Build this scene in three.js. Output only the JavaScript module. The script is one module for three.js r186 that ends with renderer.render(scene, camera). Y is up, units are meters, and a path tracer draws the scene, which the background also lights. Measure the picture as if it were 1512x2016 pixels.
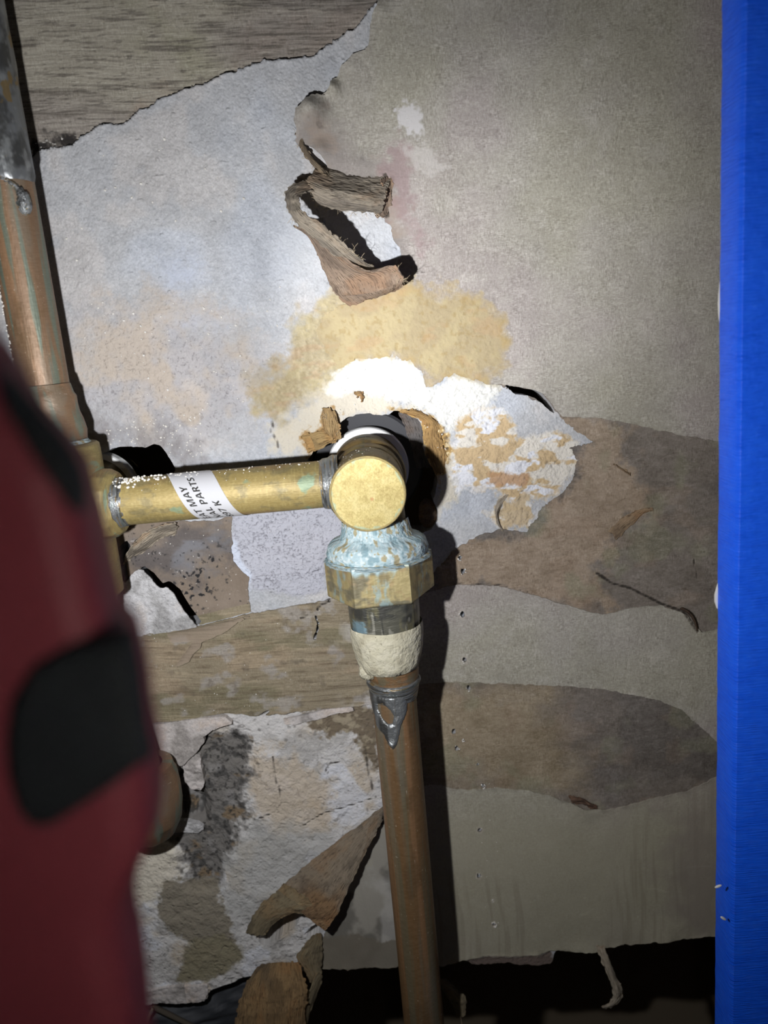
import * as THREE from 'three';
import { RoundedBoxGeometry } from 'three/addons/geometries/RoundedBoxGeometry.js';
import { mergeGeometries, toCreasedNormals } from 'three/addons/utils/BufferGeometryUtils.js';

// ---------------------------------------------------------------- camera, lights, exposure
// World: the damaged wall board is the plane z = 0, x right, y up, metres. The phone camera is 285 mm off the wall,
// tipped down 12.5 degrees and rolled 5 degrees; the torch that lights the wall is held just left of it.
const scene = new THREE.Scene();
scene.background = new THREE.Color(0.0012, 0.0012, 0.0013);
const OFF = 0.285, PITCH = 12.5 * Math.PI / 180, ROLL = 5 * Math.PI / 180, LENS = 1514;
const camera = new THREE.PerspectiveCamera(2 * Math.atan(1008 / LENS) * 180 / Math.PI, 0.75, 0.004, 20);
camera.position.set(0, 0, OFF);
camera.up.set(Math.sin(ROLL), Math.cos(ROLL), 0);
camera.lookAt(0, -Math.sin(PITCH), OFF - Math.cos(PITCH));
camera.focus = 0.275;
camera.userData.fStop = 10.5;
const renderer = new THREE.WebGLRenderer({ antialias: true });
renderer.toneMapping = THREE.LinearToneMapping;
renderer.toneMappingExposure = 1.0;
renderer.shadowMap.enabled = true;

const TORCH = new THREE.Vector3(-0.052, -0.026, 0.2085);          // the lens of the torch
const torchLight = (name, intensity, angle, penumbra, tx, ty) => {
  const l = new THREE.SpotLight(0xf9fbff, intensity, 0, angle, penumbra, 2);
  l.name = name; l.position.copy(TORCH); l.castShadow = true; l.shadow.radius = 0.14; l.shadow.mapSize.set(2048, 2048);
  l.shadow.camera.near = 0.01; l.shadow.camera.far = 2;
  l.target.position.set(tx, ty, 0); l.target.name = name + '_target';
  scene.add(l, l.target);
  return l;
};
torchLight('torch_beam', 0.150, 0.34, 1.0, 0.034, 0.0155);          // hot middle of the beam
torchLight('torch_spill', 0.168, 1.38, 0.65, -0.045, -0.055);      // wide spill around it
const PHONE_LED = new THREE.Vector3(0.012, -0.030, 0.2848);
const phoneLight = new THREE.PointLight(0xfff6ea, 0.0038, 0, 2);   // weak lamp of the phone, beside its lens
phoneLight.name = 'phone_lamp'; phoneLight.position.copy(PHONE_LED); phoneLight.castShadow = true; phoneLight.shadow.radius = 0.1;
scene.add(phoneLight);

// ---------------------------------------------------------------- places: a point of the photograph at a height above the wall
camera.updateMatrixWorld(true);
const CX = new THREE.Vector3(), CY = new THREE.Vector3(), CZ = new THREE.Vector3();
camera.matrixWorld.extractBasis(CX, CY, CZ);
function at(px, py, z = 0) {
  const v = CZ.clone().negate().addScaledVector(CX, (px - 756) / LENS).addScaledVector(CY, (1008 - py) / LENS);
  return v.multiplyScalar((z - OFF) / v.z).add(camera.position);
}
const pts = (s) => s.trim().split(/\s+/).map((q) => q.split(',').map(Number));

// ---------------------------------------------------------------- noise
const PERM = new Float32Array(65536);
{ let s = 12345; for (let i = 0; i < 65536; i++) { s = (Math.imul(s, 1664525) + 1013904223) >>> 0; PERM[i] = s / 2147483648 - 1; } }
function vn(x, y, k = 0) {
  const ix = Math.floor(x), iy = Math.floor(y), fx = x - ix, fy = y - iy;
  const u = fx * fx * (3 - 2 * fx), v = fy * fy * (3 - 2 * fy);
  const h = (a, b) => PERM[(Math.imul(a, 374761) + Math.imul(b, 668265) + Math.imul(k, 97531) ^ (Math.imul(a + k, b + 7) << 3)) & 65535];
  const a = h(ix, iy), b = h(ix + 1, iy), c = h(ix, iy + 1), d = h(ix + 1, iy + 1);
  return a + (b - a) * u + (c - a) * v + (a - b - c + d) * u * v;
}
const fbm = (x, y, k = 0, o = 4) => { let s = 0, a = 0.5; for (let i = 0; i < o; i++) { s += a * vn(x, y, k + i * 17); x = x * 2.03 + 5.1; y = y * 2.03 + 1.7; a *= 0.5; } return s; };
const ridge = (x, y, k = 0, o = 3) => { let s = 0, a = 0.5; for (let i = 0; i < o; i++) { s += a * (1 - Math.abs(vn(x, y, k + i * 13)) * 2); x = x * 2.1 + 3.3; y = y * 2.1 + 8.1; a *= 0.5; } return s; };
const clamp = (x, a = 0, b = 1) => (x < a ? a : x > b ? b : x);
const sst = (a, b, x) => { const t = clamp((x - a) / (b - a)); return t * t * (3 - 2 * t); };
let seedState = 7;
const rnd = () => { seedState = (Math.imul(seedState, 1664525) + 1013904223) >>> 0; return seedState / 4294967296; };
const rr = (a, b) => a + (b - a) * rnd();

// ---------------------------------------------------------------- outlines on the wall, as distance fields in millimetres (inside is negative)
const X0 = -205, X1 = 165, Y0 = -325, Y1 = 135, STEP = 1;
const NX = X1 - X0 + 1, NY = Y1 - Y0 + 1, FAR = 12;
class Region {
  constructor(outline, jag = 0.5, open = false) {
    const p = pts(outline).map(([x, y]) => { const v = at(x, y); return [v.x * 1000, v.y * 1000]; });
    this.jag = jag; this.p = p; this.open = open;
    const xs = p.map((q) => q[0]), ys = p.map((q) => q[1]);
    this.x0 = Math.max(0, Math.floor(Math.min(...xs) - X0 - FAR)); this.x1 = Math.min(NX - 1, Math.ceil(Math.max(...xs) - X0 + FAR));
    this.y0 = Math.max(0, Math.floor(Math.min(...ys) - Y0 - FAR)); this.y1 = Math.min(NY - 1, Math.ceil(Math.max(...ys) - Y0 + FAR));
    this.w = this.x1 - this.x0 + 1; this.h = this.y1 - this.y0 + 1;
    this.g = new Float32Array(Math.max(0, this.w) * Math.max(0, this.h));
    const n = p.length, m = open ? n - 1 : n;
    for (let j = 0; j < this.h; j++) for (let i = 0; i < this.w; i++) {
      const x = X0 + this.x0 + i, y = Y0 + this.y0 + j;
      let d = 1e9, inside = false;
      for (let k = 0; k < m; k++) {
        const a = p[k], b = p[(k + 1) % n], ex = b[0] - a[0], ey = b[1] - a[1], wx = x - a[0], wy = y - a[1];
        const t = clamp((wx * ex + wy * ey) / (ex * ex + ey * ey + 1e-9)), qx = wx - ex * t, qy = wy - ey * t, q = qx * qx + qy * qy;
        if (q < d) d = q;
        if (!open && (a[1] > y) !== (b[1] > y) && x < ((b[0] - a[0]) * (y - a[1])) / (b[1] - a[1]) + a[0]) inside = !inside;
      }
      d = Math.sqrt(d);
      this.g[j * this.w + i] = Math.min(FAR, d) * (inside ? -1 : 1);
    }
  }
  raw(x, y) {
    const u = x - X0 - this.x0, v = y - Y0 - this.y0;
    if (u < 0 || v < 0 || u >= this.w - 1 || v >= this.h - 1) return FAR;
    const i = u | 0, j = v | 0, a = u - i, b = v - j, o = j * this.w + i, g = this.g;
    return (g[o] * (1 - a) + g[o + 1] * a) * (1 - b) + (g[o + this.w] * (1 - a) + g[o + this.w + 1] * a) * b;
  }
  d(x, y) {
    const r = this.raw(x, y);
    if (r >= FAR - 0.01 || !this.jag) return r;
    return r + this.jag * (0.9 * vn(x * 0.22, y * 0.22, 5) + 0.7 * vn(x * 0.6, y * 0.6, 9) + 0.55 * vn(x * 1.6, y * 1.6, 11));
  }
  m(x, y, soft = 0.6) { const d = this.d(x, y); return d >= soft ? 0 : d <= -soft ? 1 : 0.5 - (d * 0.5) / soft; }
}
const reg = (s, jag, open) => new Region(s, jag, open);
// ---------------------------------------------------------------- traced outlines
const O = {
  board: reg('-260,-160 1760,-160 1760,1795 1420,1828 1300,1838 1190,1854 1100,1862 1085,1896 1060,1900 1000,1896 930,1900 905,1880 880,1888 780,1890 640,1898 560,1926 485,1923 440,1942 415,1948 408,1968 350,1973 300,1975 262,1973 180,1980 -60,2010 -320,2040', 0.45),
  hole: reg('600,912 618,888 638,874 656,862 660,850 668,836 682,822 702,818 725,815 748,819 764,815 778,808 800,815 825,825 832,850 834,880 840,905 856,930 863,945 858,965 850,985 862,1005 860,1025 850,1042 830,1048 800,1050 740,1055 690,1045 650,1000 632,950', 0.35),
  holeLeft: reg('190,900 205,892 222,882 245,879 270,879 285,882 302,874 316,877 328,890 332,900 338,912 345,922 341,936 318,965 262,1015 200,1052 130,1050 110,980 130,915', 0.3),
  void1: reg('234,1076 250,1062 258,1075 249,1100 256,1140 249,1160 238,1120', 0.2),
  crack: reg('988,756 1022,763 1052,768 1068,775 1086,797 1098,820 1086,812 1068,796 1050,782 1012,774', 0.22),
  // paper still on the board, right of the ragged tear
  right: reg('750,-160 746,0 735,30 728,62 722,98 700,108 672,130 668,150 650,165 645,185 620,192 600,204 586,222 580,245 583,270 592,290 608,312 625,335 640,352 760,350 768,390 748,425 768,440 775,470 790,500 783,525 755,560 700,595 672,600 645,618 625,650 640,690 668,722 700,708 760,700 810,712 832,735 840,765 862,755 895,737 930,748 985,760 1012,772 1060,792 1095,814 1120,838 1165,872 1125,882 1138,905 1128,940 1105,975 1065,1002 1045,1035 1040,1052 985,1040 940,1055 905,1075 880,1095 860,1120 820,1160 800,1200 800,1540 765,1590 735,1640 690,1720 640,1800 632,1908 700,1906 800,1897 870,1902 905,1890 960,1880 1000,1884 1060,1880 1085,1870 1180,1872 1195,1862 1290,1850 1420,1838 1760,1805 1760,-160', 0.7),
  topEdge: reg('-300,-400 1900,-400 1900,905 1560,888 1430,871 1330,855 1235,832 1180,823 1104,821 1096,810 1085,794 1066,774 1045,766 1015,760 980,756 960,770 800,900 400,900 -300,900', 0.35),
  band2: reg('790,1200 835,1168 900,1149 985,1153 1040,1166 1100,1186 1180,1208 1205,1207 1240,1194 1300,1190 1350,1208 1378,1244 1430,1236 1760,1235 1760,1505 1560,1500 1430,1478 1400,1450 1340,1395 1290,1375 1190,1355 1080,1346 960,1344 900,1341 800,1346', 0.4),
  band3: reg('740,1640 780,1560 850,1542 890,1550 920,1555 960,1549 1040,1553 1100,1571 1160,1593 1210,1590 1280,1571 1350,1556 1400,1532 1430,1517 1560,1505 1760,1500 1760,1800 1420,1838 1290,1850 1195,1862 1180,1868 1085,1868 1060,1876 990,1880 960,1877 905,1886 870,1898 632,1905 640,1800 690,1720', 0.4),
  upperLeft: reg('-260,-160 752,-160 744,0 738,14 716,30 700,55 662,76 620,104 585,112 560,119 520,121 480,134 445,142 410,160 380,166 340,186 300,204 264,222 262,234 240,240 205,244 185,252 160,272 143,283 128,287 90,294 54,310 20,318 -100,330 -260,340', 0.7),
  upperFold: reg('400,-160 752,-160 744,0 738,12 722,22 690,23 640,24 580,22 520,20 470,14 425,6 400,-20', 0.3),
  ply1: reg('190,1030 430,1024 458,1012 456,1060 462,1078 452,1070 460,1105 472,1120 490,1136 488,1166 493,1204 392,1231 240,1256 180,1262', 0.3),
  band: reg('150,1268 250,1252 390,1231 480,1209 560,1195 640,1180 690,1166 725,1160 765,1240 765,1330 735,1382 700,1386 640,1391 560,1401 500,1405 440,1400 400,1408 330,1416 280,1418 150,1428', 0.3),
  bandTop: reg('330,1242 400,1229 480,1211 500,1206 470,1220 452,1236 430,1246 412,1254 400,1258 398,1270 384,1282 376,1298 350,1308 356,1296 372,1274 384,1258 340,1260', 0.2),
  flake1: reg('222,1158 240,1140 250,1145 262,1128 275,1116 285,1118 300,1135 318,1156 330,1152 345,1165 365,1200 388,1225 392,1231 320,1244 240,1253 215,1256', 0.25),
  flake2: reg('270,1426 330,1418 400,1409 445,1405 460,1418 420,1431 403,1445 405,1455 385,1480 365,1500 345,1506 310,1511 295,1496 282,1460', 0.3),
  flake3: reg('358,1500 366,1488 380,1484 396,1486 398,1510 404,1540 394,1556 376,1552 364,1536', 0.25),
  flake4: reg('322,1628 340,1618 366,1616 392,1622 404,1632 390,1642 360,1640 338,1642', 0.2),
  chipStrip: reg('556,1412 600,1404 650,1392 690,1388 700,1396 660,1402 620,1414 580,1424 560,1424', 0.25),
  // colour areas
  stain: reg('575,650 612,618 655,590 700,580 760,572 830,570 900,575 945,592 975,622 1000,670 1002,710 992,745 960,742 930,752 895,740 862,758 840,768 832,738 810,716 760,704 700,712 664,738 640,768 600,795 560,830 520,812 505,775 520,745 560,720 578,690', 0.9),
  wing: reg('488,734 560,716 600,735 580,790 560,830 518,812 503,775', 0.8),
  bright: reg('640,768 664,736 700,710 760,702 810,714 832,737 838,768 862,760 895,740 930,752 985,760 960,800 905,830 890,860 850,815 800,790 700,770 660,790', 0.8),
  cream: reg('545,835 600,800 645,765 700,770 800,795 850,820 880,860 900,960 880,1010 862,1000 862,935 838,890 830,822 780,806 700,815 664,835 655,865 610,895 560,900 520,870', 1.0),
  orange: reg('770,806 800,808 850,822 874,850 886,890 874,930 866,955 850,925 836,900 832,850 826,828', 0.6),
  orangeLeft: reg('590,862 600,850 630,848 640,815 655,800 672,815 668,840 656,866 625,884 606,900 598,880', 0.5),
  tan: reg('898,835 950,800 985,800 1010,835 1015,870 1090,850 1135,868 1132,930 1095,968 1040,985 1040,1030 985,1040 960,1010 1000,985 970,962 905,965 890,920', 1.4),
  tanLow: reg('985,985 1040,975 1045,1035 1000,1040 975,1010', 0.9),
  tanStrip: reg('966,928 1030,930 1042,940 1036,955 985,958 962,950', 0.5),
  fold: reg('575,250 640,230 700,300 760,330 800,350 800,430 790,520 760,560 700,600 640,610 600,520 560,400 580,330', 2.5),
  smear: reg('778,215 795,200 815,204 830,225 832,255 825,272 806,268 792,245 782,238', 0.8),
  smear2: reg('800,296 820,285 850,300 872,318 874,334 850,342 820,330 806,315', 1.2),
  purple: reg('745,330 790,280 815,290 808,340 815,390 800,420 830,450 845,490 838,500 820,470 795,440 770,430 775,380', 1.2),
  plyBrown: reg('1095,815 1180,824 1240,836 1222,880 1240,940 1280,985 1285,1010 1240,1015 1205,1060 1210,1085 1170,1110 1180,1150 1215,1195 1100,1190 960,1150 880,1150 860,1110 930,1060 1040,1050 1130,930 1150,872', 0.8),
  lensBrown: reg('800,1346 900,1341 1010,1346 1100,1352 1090,1420 1140,1500 1160,1560 1100,1572 960,1550 840,1545', 2.0),
  mould1: reg('215,1085 300,1050 380,1030 460,1018 462,1070 420,1100 360,1140 330,1155 290,1120 250,1130', 2.0),
  mould2: reg('330,1150 380,1105 430,1085 440,1110 420,1160 410,1195 370,1200 345,1165', 2.0),
  dirtyHole: reg('160,800 200,830 240,842 300,850 340,845 370,880 390,910 360,930 330,880 250,875 190,905 150,905', 1.2),
  rough: reg('130,640 300,600 420,640 520,690 540,760 480,830 400,900 330,870 240,850 160,810', 4),
  patchRough: reg('458,1014 640,985 690,1045 640,1100 640,1160 600,1175 500,1160 470,1120 456,1070', 0.8),
  lower: reg('-200,1440 300,1400 470,1405 700,1390 780,1400 770,1600 690,1700 640,1800 630,1930 -200,2060', 1.5),
  brownPatch: reg('600,1405 650,1385 700,1380 745,1400 745,1520 712,1485 690,1440 650,1450 615,1440', 0.9),
  dark: reg('402,1448 440,1440 482,1452 492,1500 478,1560 488,1600 452,1650 440,1730 400,1750 372,1745 368,1690 320,1640 300,1610 330,1560 352,1512 385,1482', 0.9),
  deepGouge: reg('345,1518 360,1535 374,1556 395,1562 405,1592 400,1616 366,1610 330,1624 300,1648 286,1640 326,1590 342,1555', 0.4),
  stainLow: reg('322,1738 375,1732 430,1738 437,1780 456,1812 452,1832 466,1862 474,1882 448,1912 400,1930 352,1930 356,1900 376,1855 345,1840 308,1800 316,1768', 0.6),
  stainLow2: reg('376,1850 440,1842 470,1865 474,1885 448,1912 400,1930 352,1928 358,1895', 0.6),
  greyLow: reg('430,1640 520,1620 640,1640 690,1700 600,1760 500,1800 470,1860 448,1820 436,1760', 2.0),
  lightLow: reg('240,1640 330,1650 362,1700 365,1730 330,1740 300,1780 250,1770', 1.4),
  tanLow2: reg('480,1490 540,1470 640,1540 640,1640 560,1640 500,1600', 1.8),
  rub1: reg('318,520 352,505 380,520 392,560 360,580 330,570', 1.6),
  rub2: reg('318,622 400,612 440,620 436,640 330,648', 1.4),
  rub3: reg('560,420 640,400 720,430 800,460 720,500 640,560 560,560', 3),
  rightDark: reg('1330,1590 1420,1540 1420,1830 1350,1830 1310,1720', 3),
  hem: reg('870,1872 940,1868 1010,1872 1088,1866 1092,1920 860,1925', 0.8),
  beside: reg('660,1770 735,1650 800,1560 800,1905 630,1910 640,1800', 2), besideLow: reg('620,1836 660,1842 700,1838 745,1848 800,1852 800,1915 620,1915', 0.8),
  fringe: reg('450,1066 464,1062 472,1090 482,1112 495,1130 492,1164 485,1140 470,1124 456,1100', 0.4),
  void2: reg('503,1848 520,1832 545,1806 572,1796 594,1800 584,1820 562,1834 544,1850 520,1862', 0.3), void3: reg('598,1840 614,1822 636,1812 634,1832 612,1850', 0.2),
  blackEdge: reg('58,285 90,262 128,268 150,272 128,288 56,308', 1.0),
};
const HOLES = [[905, 1097, 0.55], [911, 1124, 0.8], [910, 1208, 0.9], [914, 1297, 0.75], [922, 1353, 0.75], [893, 1439, 0.8], [899, 1472, 0.8], [912, 1455, 0.4], [940, 1503, 0.5], [950, 1545, 0.7], [944, 1632, 0.8], [942, 1722, 0.8], [972, 1817, 0.7], [970, 1770, 0.3]]
  .map(([x, y, r]) => { const v = at(x, y); return [v.x * 1000, v.y * 1000, r]; });
const punched = (x, y) => { let d = 9; for (const [a, b, r] of HOLES) { const e = Math.hypot((x - a) * 1.3, y - b) + 0.3 * vn(x * 1.5, y * 1.5, 3) - r * 1.45; if (e < d) d = e; } return d; };
// thin cracks: open lines with a width in millimetres
const CRACKS = [
  ['533,820 537,838 534,848 545,868 548,880', 0.12],
  ['1175,1128 1205,1148 1240,1157 1300,1187 1345,1203 1372,1243', 0.3], ['880,1147 985,1151 1040,1165', 0.05],
  ['758,345 765,368 758,400 762,425', 0.6], ['716,1455 722,1500 735,1560', 0.12], ['537,1490 540,1530 552,1560 556,1580 540,1600 510,1612', 0.14],
  ['640,1520 650,1505 670,1500', 0.12], ['598,1625 640,1600 680,1590 740,1570', 0.1], ['624,1200 630,1190 650,1180', 0.3],
  ['593,1214 607,1210', 0.25], ['1365,1100 1372,1140', 0.08],
].map(([s, w]) => [reg(s, 0.1, true), w]);
const cracked = (x, y) => { let d = 9; for (const [r, w] of CRACKS) { const q = r.d(x, y) - w * (1.15 + 0.3 * vn(x * 0.5, y * 0.5, 21)); if (q < d) d = q; } return d; };
// ---------------------------------------------------------------- textures of the wall, laid out in metres over the board
const TW = 1640, TH = 2040, TX = X1 - X0, TY = Y1 - Y0;
function makeTexture(w, h, fn, srgb = true) {
  const data = new Uint8Array(w * h * 4), c = [0, 0, 0];
  for (let j = 0, o = 0; j < h; j++) for (let i = 0; i < w; i++, o += 4) {
    fn((i + 0.5) / w, (j + 0.5) / h, c);
    data[o] = clamp(c[0], 0, 255); data[o + 1] = clamp(c[1], 0, 255); data[o + 2] = clamp(c[2], 0, 255); data[o + 3] = 255;
  }
  const t = new THREE.DataTexture(data, w, h);
  t.magFilter = THREE.LinearFilter; t.minFilter = THREE.LinearMipmapLinearFilter; t.generateMipmaps = true; t.anisotropy = 4;
  if (srgb) t.colorSpace = THREE.SRGBColorSpace;
  t.needsUpdate = true;
  return t;
}
const wallTexture = (fn, srgb = true) => makeTexture(TW, TH, (u, v, c) => fn(X0 + u * TX, Y0 + v * TY, c), srgb);
const mix = (c, r, g, b, t) => { if (t > 0) { c[0] += (r - c[0]) * t; c[1] += (g - c[1]) * t; c[2] += (b - c[2]) * t; } };
const add = (c, v) => { c[0] += v; c[1] += v; c[2] += v; };
// a stain: its outline frays with noise of its own and its strength is blotchy
const stain = (c, R, x, y, r, g, b, amt = 1, soft = 1, fray = 0, freq = 0.5, k = 0) => {
  const d0 = R.raw(x, y);
  if (d0 > FAR - 0.1) return 0;
  const d = R.d(x, y) + (fray ? fray * fbm(x * freq, y * freq, 40 + k, 4) * 2 : 0);
  const t = d >= soft ? 0 : d <= -soft ? 1 : 0.5 - (d * 0.5) / soft;
  mix(c, r, g, b, t * amt);
  return t;
};
const weave = (x, y) => 0.6 * vn(x * 1.1, y * 4.4, 61) * (0.6 + 0.5 * vn(x * 0.3, y * 0.3, 66)) + 0.6 * vn(x * 4.4, y * 1.1, 62) * (0.6 + 0.5 * vn(x * 0.35, y * 0.3, 67)) + 0.35 * vn(x * 4.2, y * 4.2, 63);
const grainAt = (x, y) => { const a = -0.06, u = x * Math.cos(a) + y * Math.sin(a), v = -x * Math.sin(a) + y * Math.cos(a) + 1.2 * vn(u * 0.03, v0(y), 70); return 0.55 * vn(u * 0.1, v * 1.5, 71) + 0.45 * vn(u * 0.22, v * 3.4, 72) + 0.25 * vn(u * 0.05, v * 0.45, 73); };
const v0 = (y) => y * 0.05;

const coreColor = wallTexture((x, y, c) => {
  const lo = fbm(x * 0.03, y * 0.03, 1, 3), md = fbm(x * 0.14, y * 0.14, 2, 3), hi = vn(x * 1.7, y * 1.7, 3), fi = vn(x * 4, y * 4, 4);
  c[0] = 182; c[1] = 182; c[2] = 183;
  mix(c, 180, 186, 197, sst(0.02, 0.35, lo) * 0.45);
  mix(c, 190, 183, 177, sst(0.05, 0.4, -lo + 0.5 * md) * 0.45);
  add(c, md * 14 + hi * 9 + fi * 9 + vn(x * 0.6, y * 0.6, 7) * 4);
  stain(c, O.rub3, x, y, 198, 200, 203, 0.55, 4);
  stain(c, O.rub1, x, y, 192, 198, 212, 0.6, 4, 3); stain(c, O.rub2, x, y, 194, 200, 214, 0.6, 4, 3);
  // rough grey dirt, lower left of the bare plaster
  const rg = stain(c, O.rough, x, y, 176, 170, 170, 0.55, 9, 4, 0.12, 1);
  if (rg > 0) { mix(c, 132, 126, 127, rg * sst(0.5, 0.85, ridge(x * 0.6, y * 0.6, 80)) * 0.5); mix(c, 214, 200, 186, rg * sst(0.1, 0.5, fbm(x * 0.09, y * 0.09, 81)) * 0.5); mix(c, 196, 178, 156, rg * sst(0.08, 0.4, fbm(x * 0.06 + 7, y * 0.06, 83)) * 0.6); }
  // mud-cracked patch under the cross tube
  const pr = stain(c, O.patchRough, x, y, 184, 184, 194, 0.8, 1);
  if (pr > 0) mix(c, 134, 132, 140, pr * sst(0.4, 0.8, ridge(x * 0.9, y * 0.9, 84, 3) + 0.3 * vn(x * 0.2, y * 0.2, 85)) * 0.55);
  stain(c, O.dirtyHole, x, y, 138, 133, 132, 0.85, 5, 4, 0.3, 2);
  stain(c, O.fringe, x, y, 206, 212, 226, 0.9, 0.5);
  // water stain round the hole and on the bared plaster beside it
  stain(c, O.wing, x, y, 172, 160, 140, 0.75, 2.5, 3, 0.3, 18);
  const ys = stain(c, O.stain, x, y, 172, 156, 120, 0.85, 3, 4, 0.2, 24);
  if (ys > 0) { mix(c, 188, 174, 136, ys * sst(-0.1, 0.35, fbm(x * 0.14, y * 0.14, 125)) * 0.6); mix(c, 182, 152, 122, ys * sst(0.1, 0.35, fbm(x * 0.1, y * 0.3, 128)) * 0.4); add(c, ys * fbm(x * 0.9, y * 0.9, 129, 3) * 22); }
  stain(c, O.cream, x, y, 210, 200, 180, 0.85, 2.5, 3, 0.3, 3);
  stain(c, O.bright, x, y, 226, 224, 216, 0.95, 1, 0.7, 0.6, 4);
  const tn = Math.max(stain(c, O.tan, x, y, 224, 216, 202, 0.9, 1.2), 0);
  if (tn > 0) { mix(c, 196, 168, 126, tn * sst(-0.12, 0.06, fbm(x * 0.16 - y * 0.02, y * 0.3, 90, 4)) * 0.9); mix(c, 224, 224, 228, tn * sst(0.18, 0.3, fbm(x * 0.12, y * 0.2, 93, 4))); }
  stain(c, O.tanLow, x, y, 194, 172, 138, 0.9, 1, 2.5, 0.4, 5);
  stain(c, O.tanStrip, x, y, 184, 144, 106, 0.85, 0.6, 1.0);
  const og = stain(c, O.orange, x, y, 178, 142, 84, 0.95, 0.9, 1.6, 0.5, 6);
  if (og > 0) { mix(c, 60, 50, 40, og * sst(0.15, 0.5, fbm(x * 0.55, y * 0.55, 96, 4)) * 0.8); mix(c, 226, 205, 160, og * sst(0.2, 0.4, fbm(x * 0.7, y * 0.7, 97, 3))); }
  stain(c, O.orangeLeft, x, y, 164, 130, 84, 0.9, 0.7, 1.2, 0.6, 7);
  // lower wall: grey, tan and black, mouldy
  const lw = stain(c, O.lower, x, y, 212, 208, 204, 0.9, 3, 3, 0.15, 8);
  if (lw > 0) {
    mix(c, 194, 178, 156, lw * sst(0.0, 0.3, fbm(x * 0.05, y * 0.06, 100, 4)) * 0.75);
    mix(c, 166, 162, 157, lw * sst(0.02, 0.4, fbm(x * 0.11, y * 0.11, 101, 4)) * 0.7);
    mix(c, 220, 221, 226, lw * sst(0.22, 0.42, fbm(x * 0.07, y * 0.07, 102, 4)) * 0.8);
    mix(c, 112, 108, 104, lw * sst(0.32, 0.6, fbm(x * 0.5, y * 0.5, 103, 3)) * 0.6);
    mix(c, 216, 212, 206, lw * sst(0.4, 0.6, vn(x * 0.8, y * 0.8, 104)) * 0.4);
  }
  stain(c, O.tanLow2, x, y, 200, 182, 158, 0.7, 3, 4, 0.2, 9);
  stain(c, O.greyLow, x, y, 176, 175, 171, 0.6, 4, 4, 0.2, 10);
  const bp = stain(c, O.brownPatch, x, y, 112, 98, 78, 0.9, 1, 1.6, 0.35, 11);
  if (bp > 0) mix(c, 168, 156, 132, bp * sst(0.1, 0.4, fbm(x * 0.3, y * 0.3, 105)) * 0.8);
  stain(c, O.lightLow, x, y, 222, 212, 192, 0.85, 3, 3, 0.2, 12);
  const dk = stain(c, O.dark, x, y, 112, 108, 103, 0.93, 1.8, 3.2, 0.25, 13);
  if (dk > 0) { mix(c, 70, 68, 66, dk * sst(0.05, 0.3, fbm(x * 0.22, y * 0.22, 106)) * 0.8); mix(c, 142, 139, 136, dk * sst(0.1, 0.42, fbm(x * 0.2, y * 0.14, 107)) * 0.75); mix(c, 128, 104, 74, dk * sst(0.2, 0.42, fbm(x * 0.12, y * 0.16, 108)) * 0.7); mix(c, 48, 46, 44, dk * sst(0.2, 0.4, fbm(x * 0.6, y * 0.6, 109)) * 0.7); }
  stain(c, O.stainLow, x, y, 134, 125, 108, 0.9, 0.8, 1.2, 0.4, 14);
  stain(c, O.stainLow2, x, y, 140, 132, 105, 0.7, 1.2, 1, 0.4, 15);
  // dark specks and pits
  const pit = fbm(x * 1.9, y * 1.9, 6, 3);
  if (pit > 0.3) mix(c, 146, 142, 144, sst(0.3, 0.55, pit) * 0.25 * sst(-0.3, 0.2, vn(x * 0.08, y * 0.08, 12)));
  stain(c, O.hem, x, y, 104, 88, 78, 0.9, 1, 1.5, 0.4, 17);
  // darker brown in the cut edges of the holes
  const dh = Math.min(O.hole.raw(x, y), O.holeLeft.raw(x, y));
  if (dh < 0) mix(c, 96, 88, 78, sst(0, -1.2, dh) * 0.9);
  const dc = cracked(x, y);
  if (dc < 0.3) mix(c, 70, 64, 58, sst(0.3, -0.1, dc) * 0.8);
});
const coreBump = wallTexture((x, y, c) => {
  const rg = O.rough.m(x, y, 9), pr = O.patchRough.m(x, y, 1.5), lw = O.lower.m(x, y, 3), dk = O.dark.m(x, y, 2), tn = Math.max(O.tan.m(x, y, 1.5), O.bright.m(x, y, 1.5));
  let h = 128 + fbm(x * 0.25, y * 0.25, 110, 3) * 26 + vn(x * 1.1, y * 1.1, 111) * 14 + vn(x * 2.4, y * 2.4, 112) * 13;
  if (rg > 0) h += rg * (fbm(x * 0.55, y * 0.55, 113, 4) * 60 - 50 * sst(0.5, 0.85, ridge(x * 0.6, y * 0.6, 80)));
  if (pr > 0) h += pr * (fbm(x * 0.9, y * 0.9, 114, 3) * 50 - 60 * sst(0.45, 0.8, ridge(x * 0.9, y * 0.9, 84, 3)));
  if (lw > 0) h += lw * (fbm(x * 0.35, y * 0.35, 115, 4) * 70 - 50 * sst(0.62, 0.85, ridge(x * 0.13, y * 0.13, 116, 3)));
  if (tn > 0) h += tn * (fbm(x * 0.6, y * 0.6, 117, 4) * 70);
  if (dk > 0) h += dk * fbm(x * 0.3, y * 0.3, 118, 4) * 110;
  const bump = vn(x * 0.42, y * 0.42, 82);
  if (bump > 0.8) h += 40 * sst(0.8, 0.95, bump);
  const dc = cracked(x, y);
  if (dc < 0.5) h -= 110 * sst(0.5, -0.1, dc);
  c[0] = c[1] = c[2] = h;
}, false);
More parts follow.
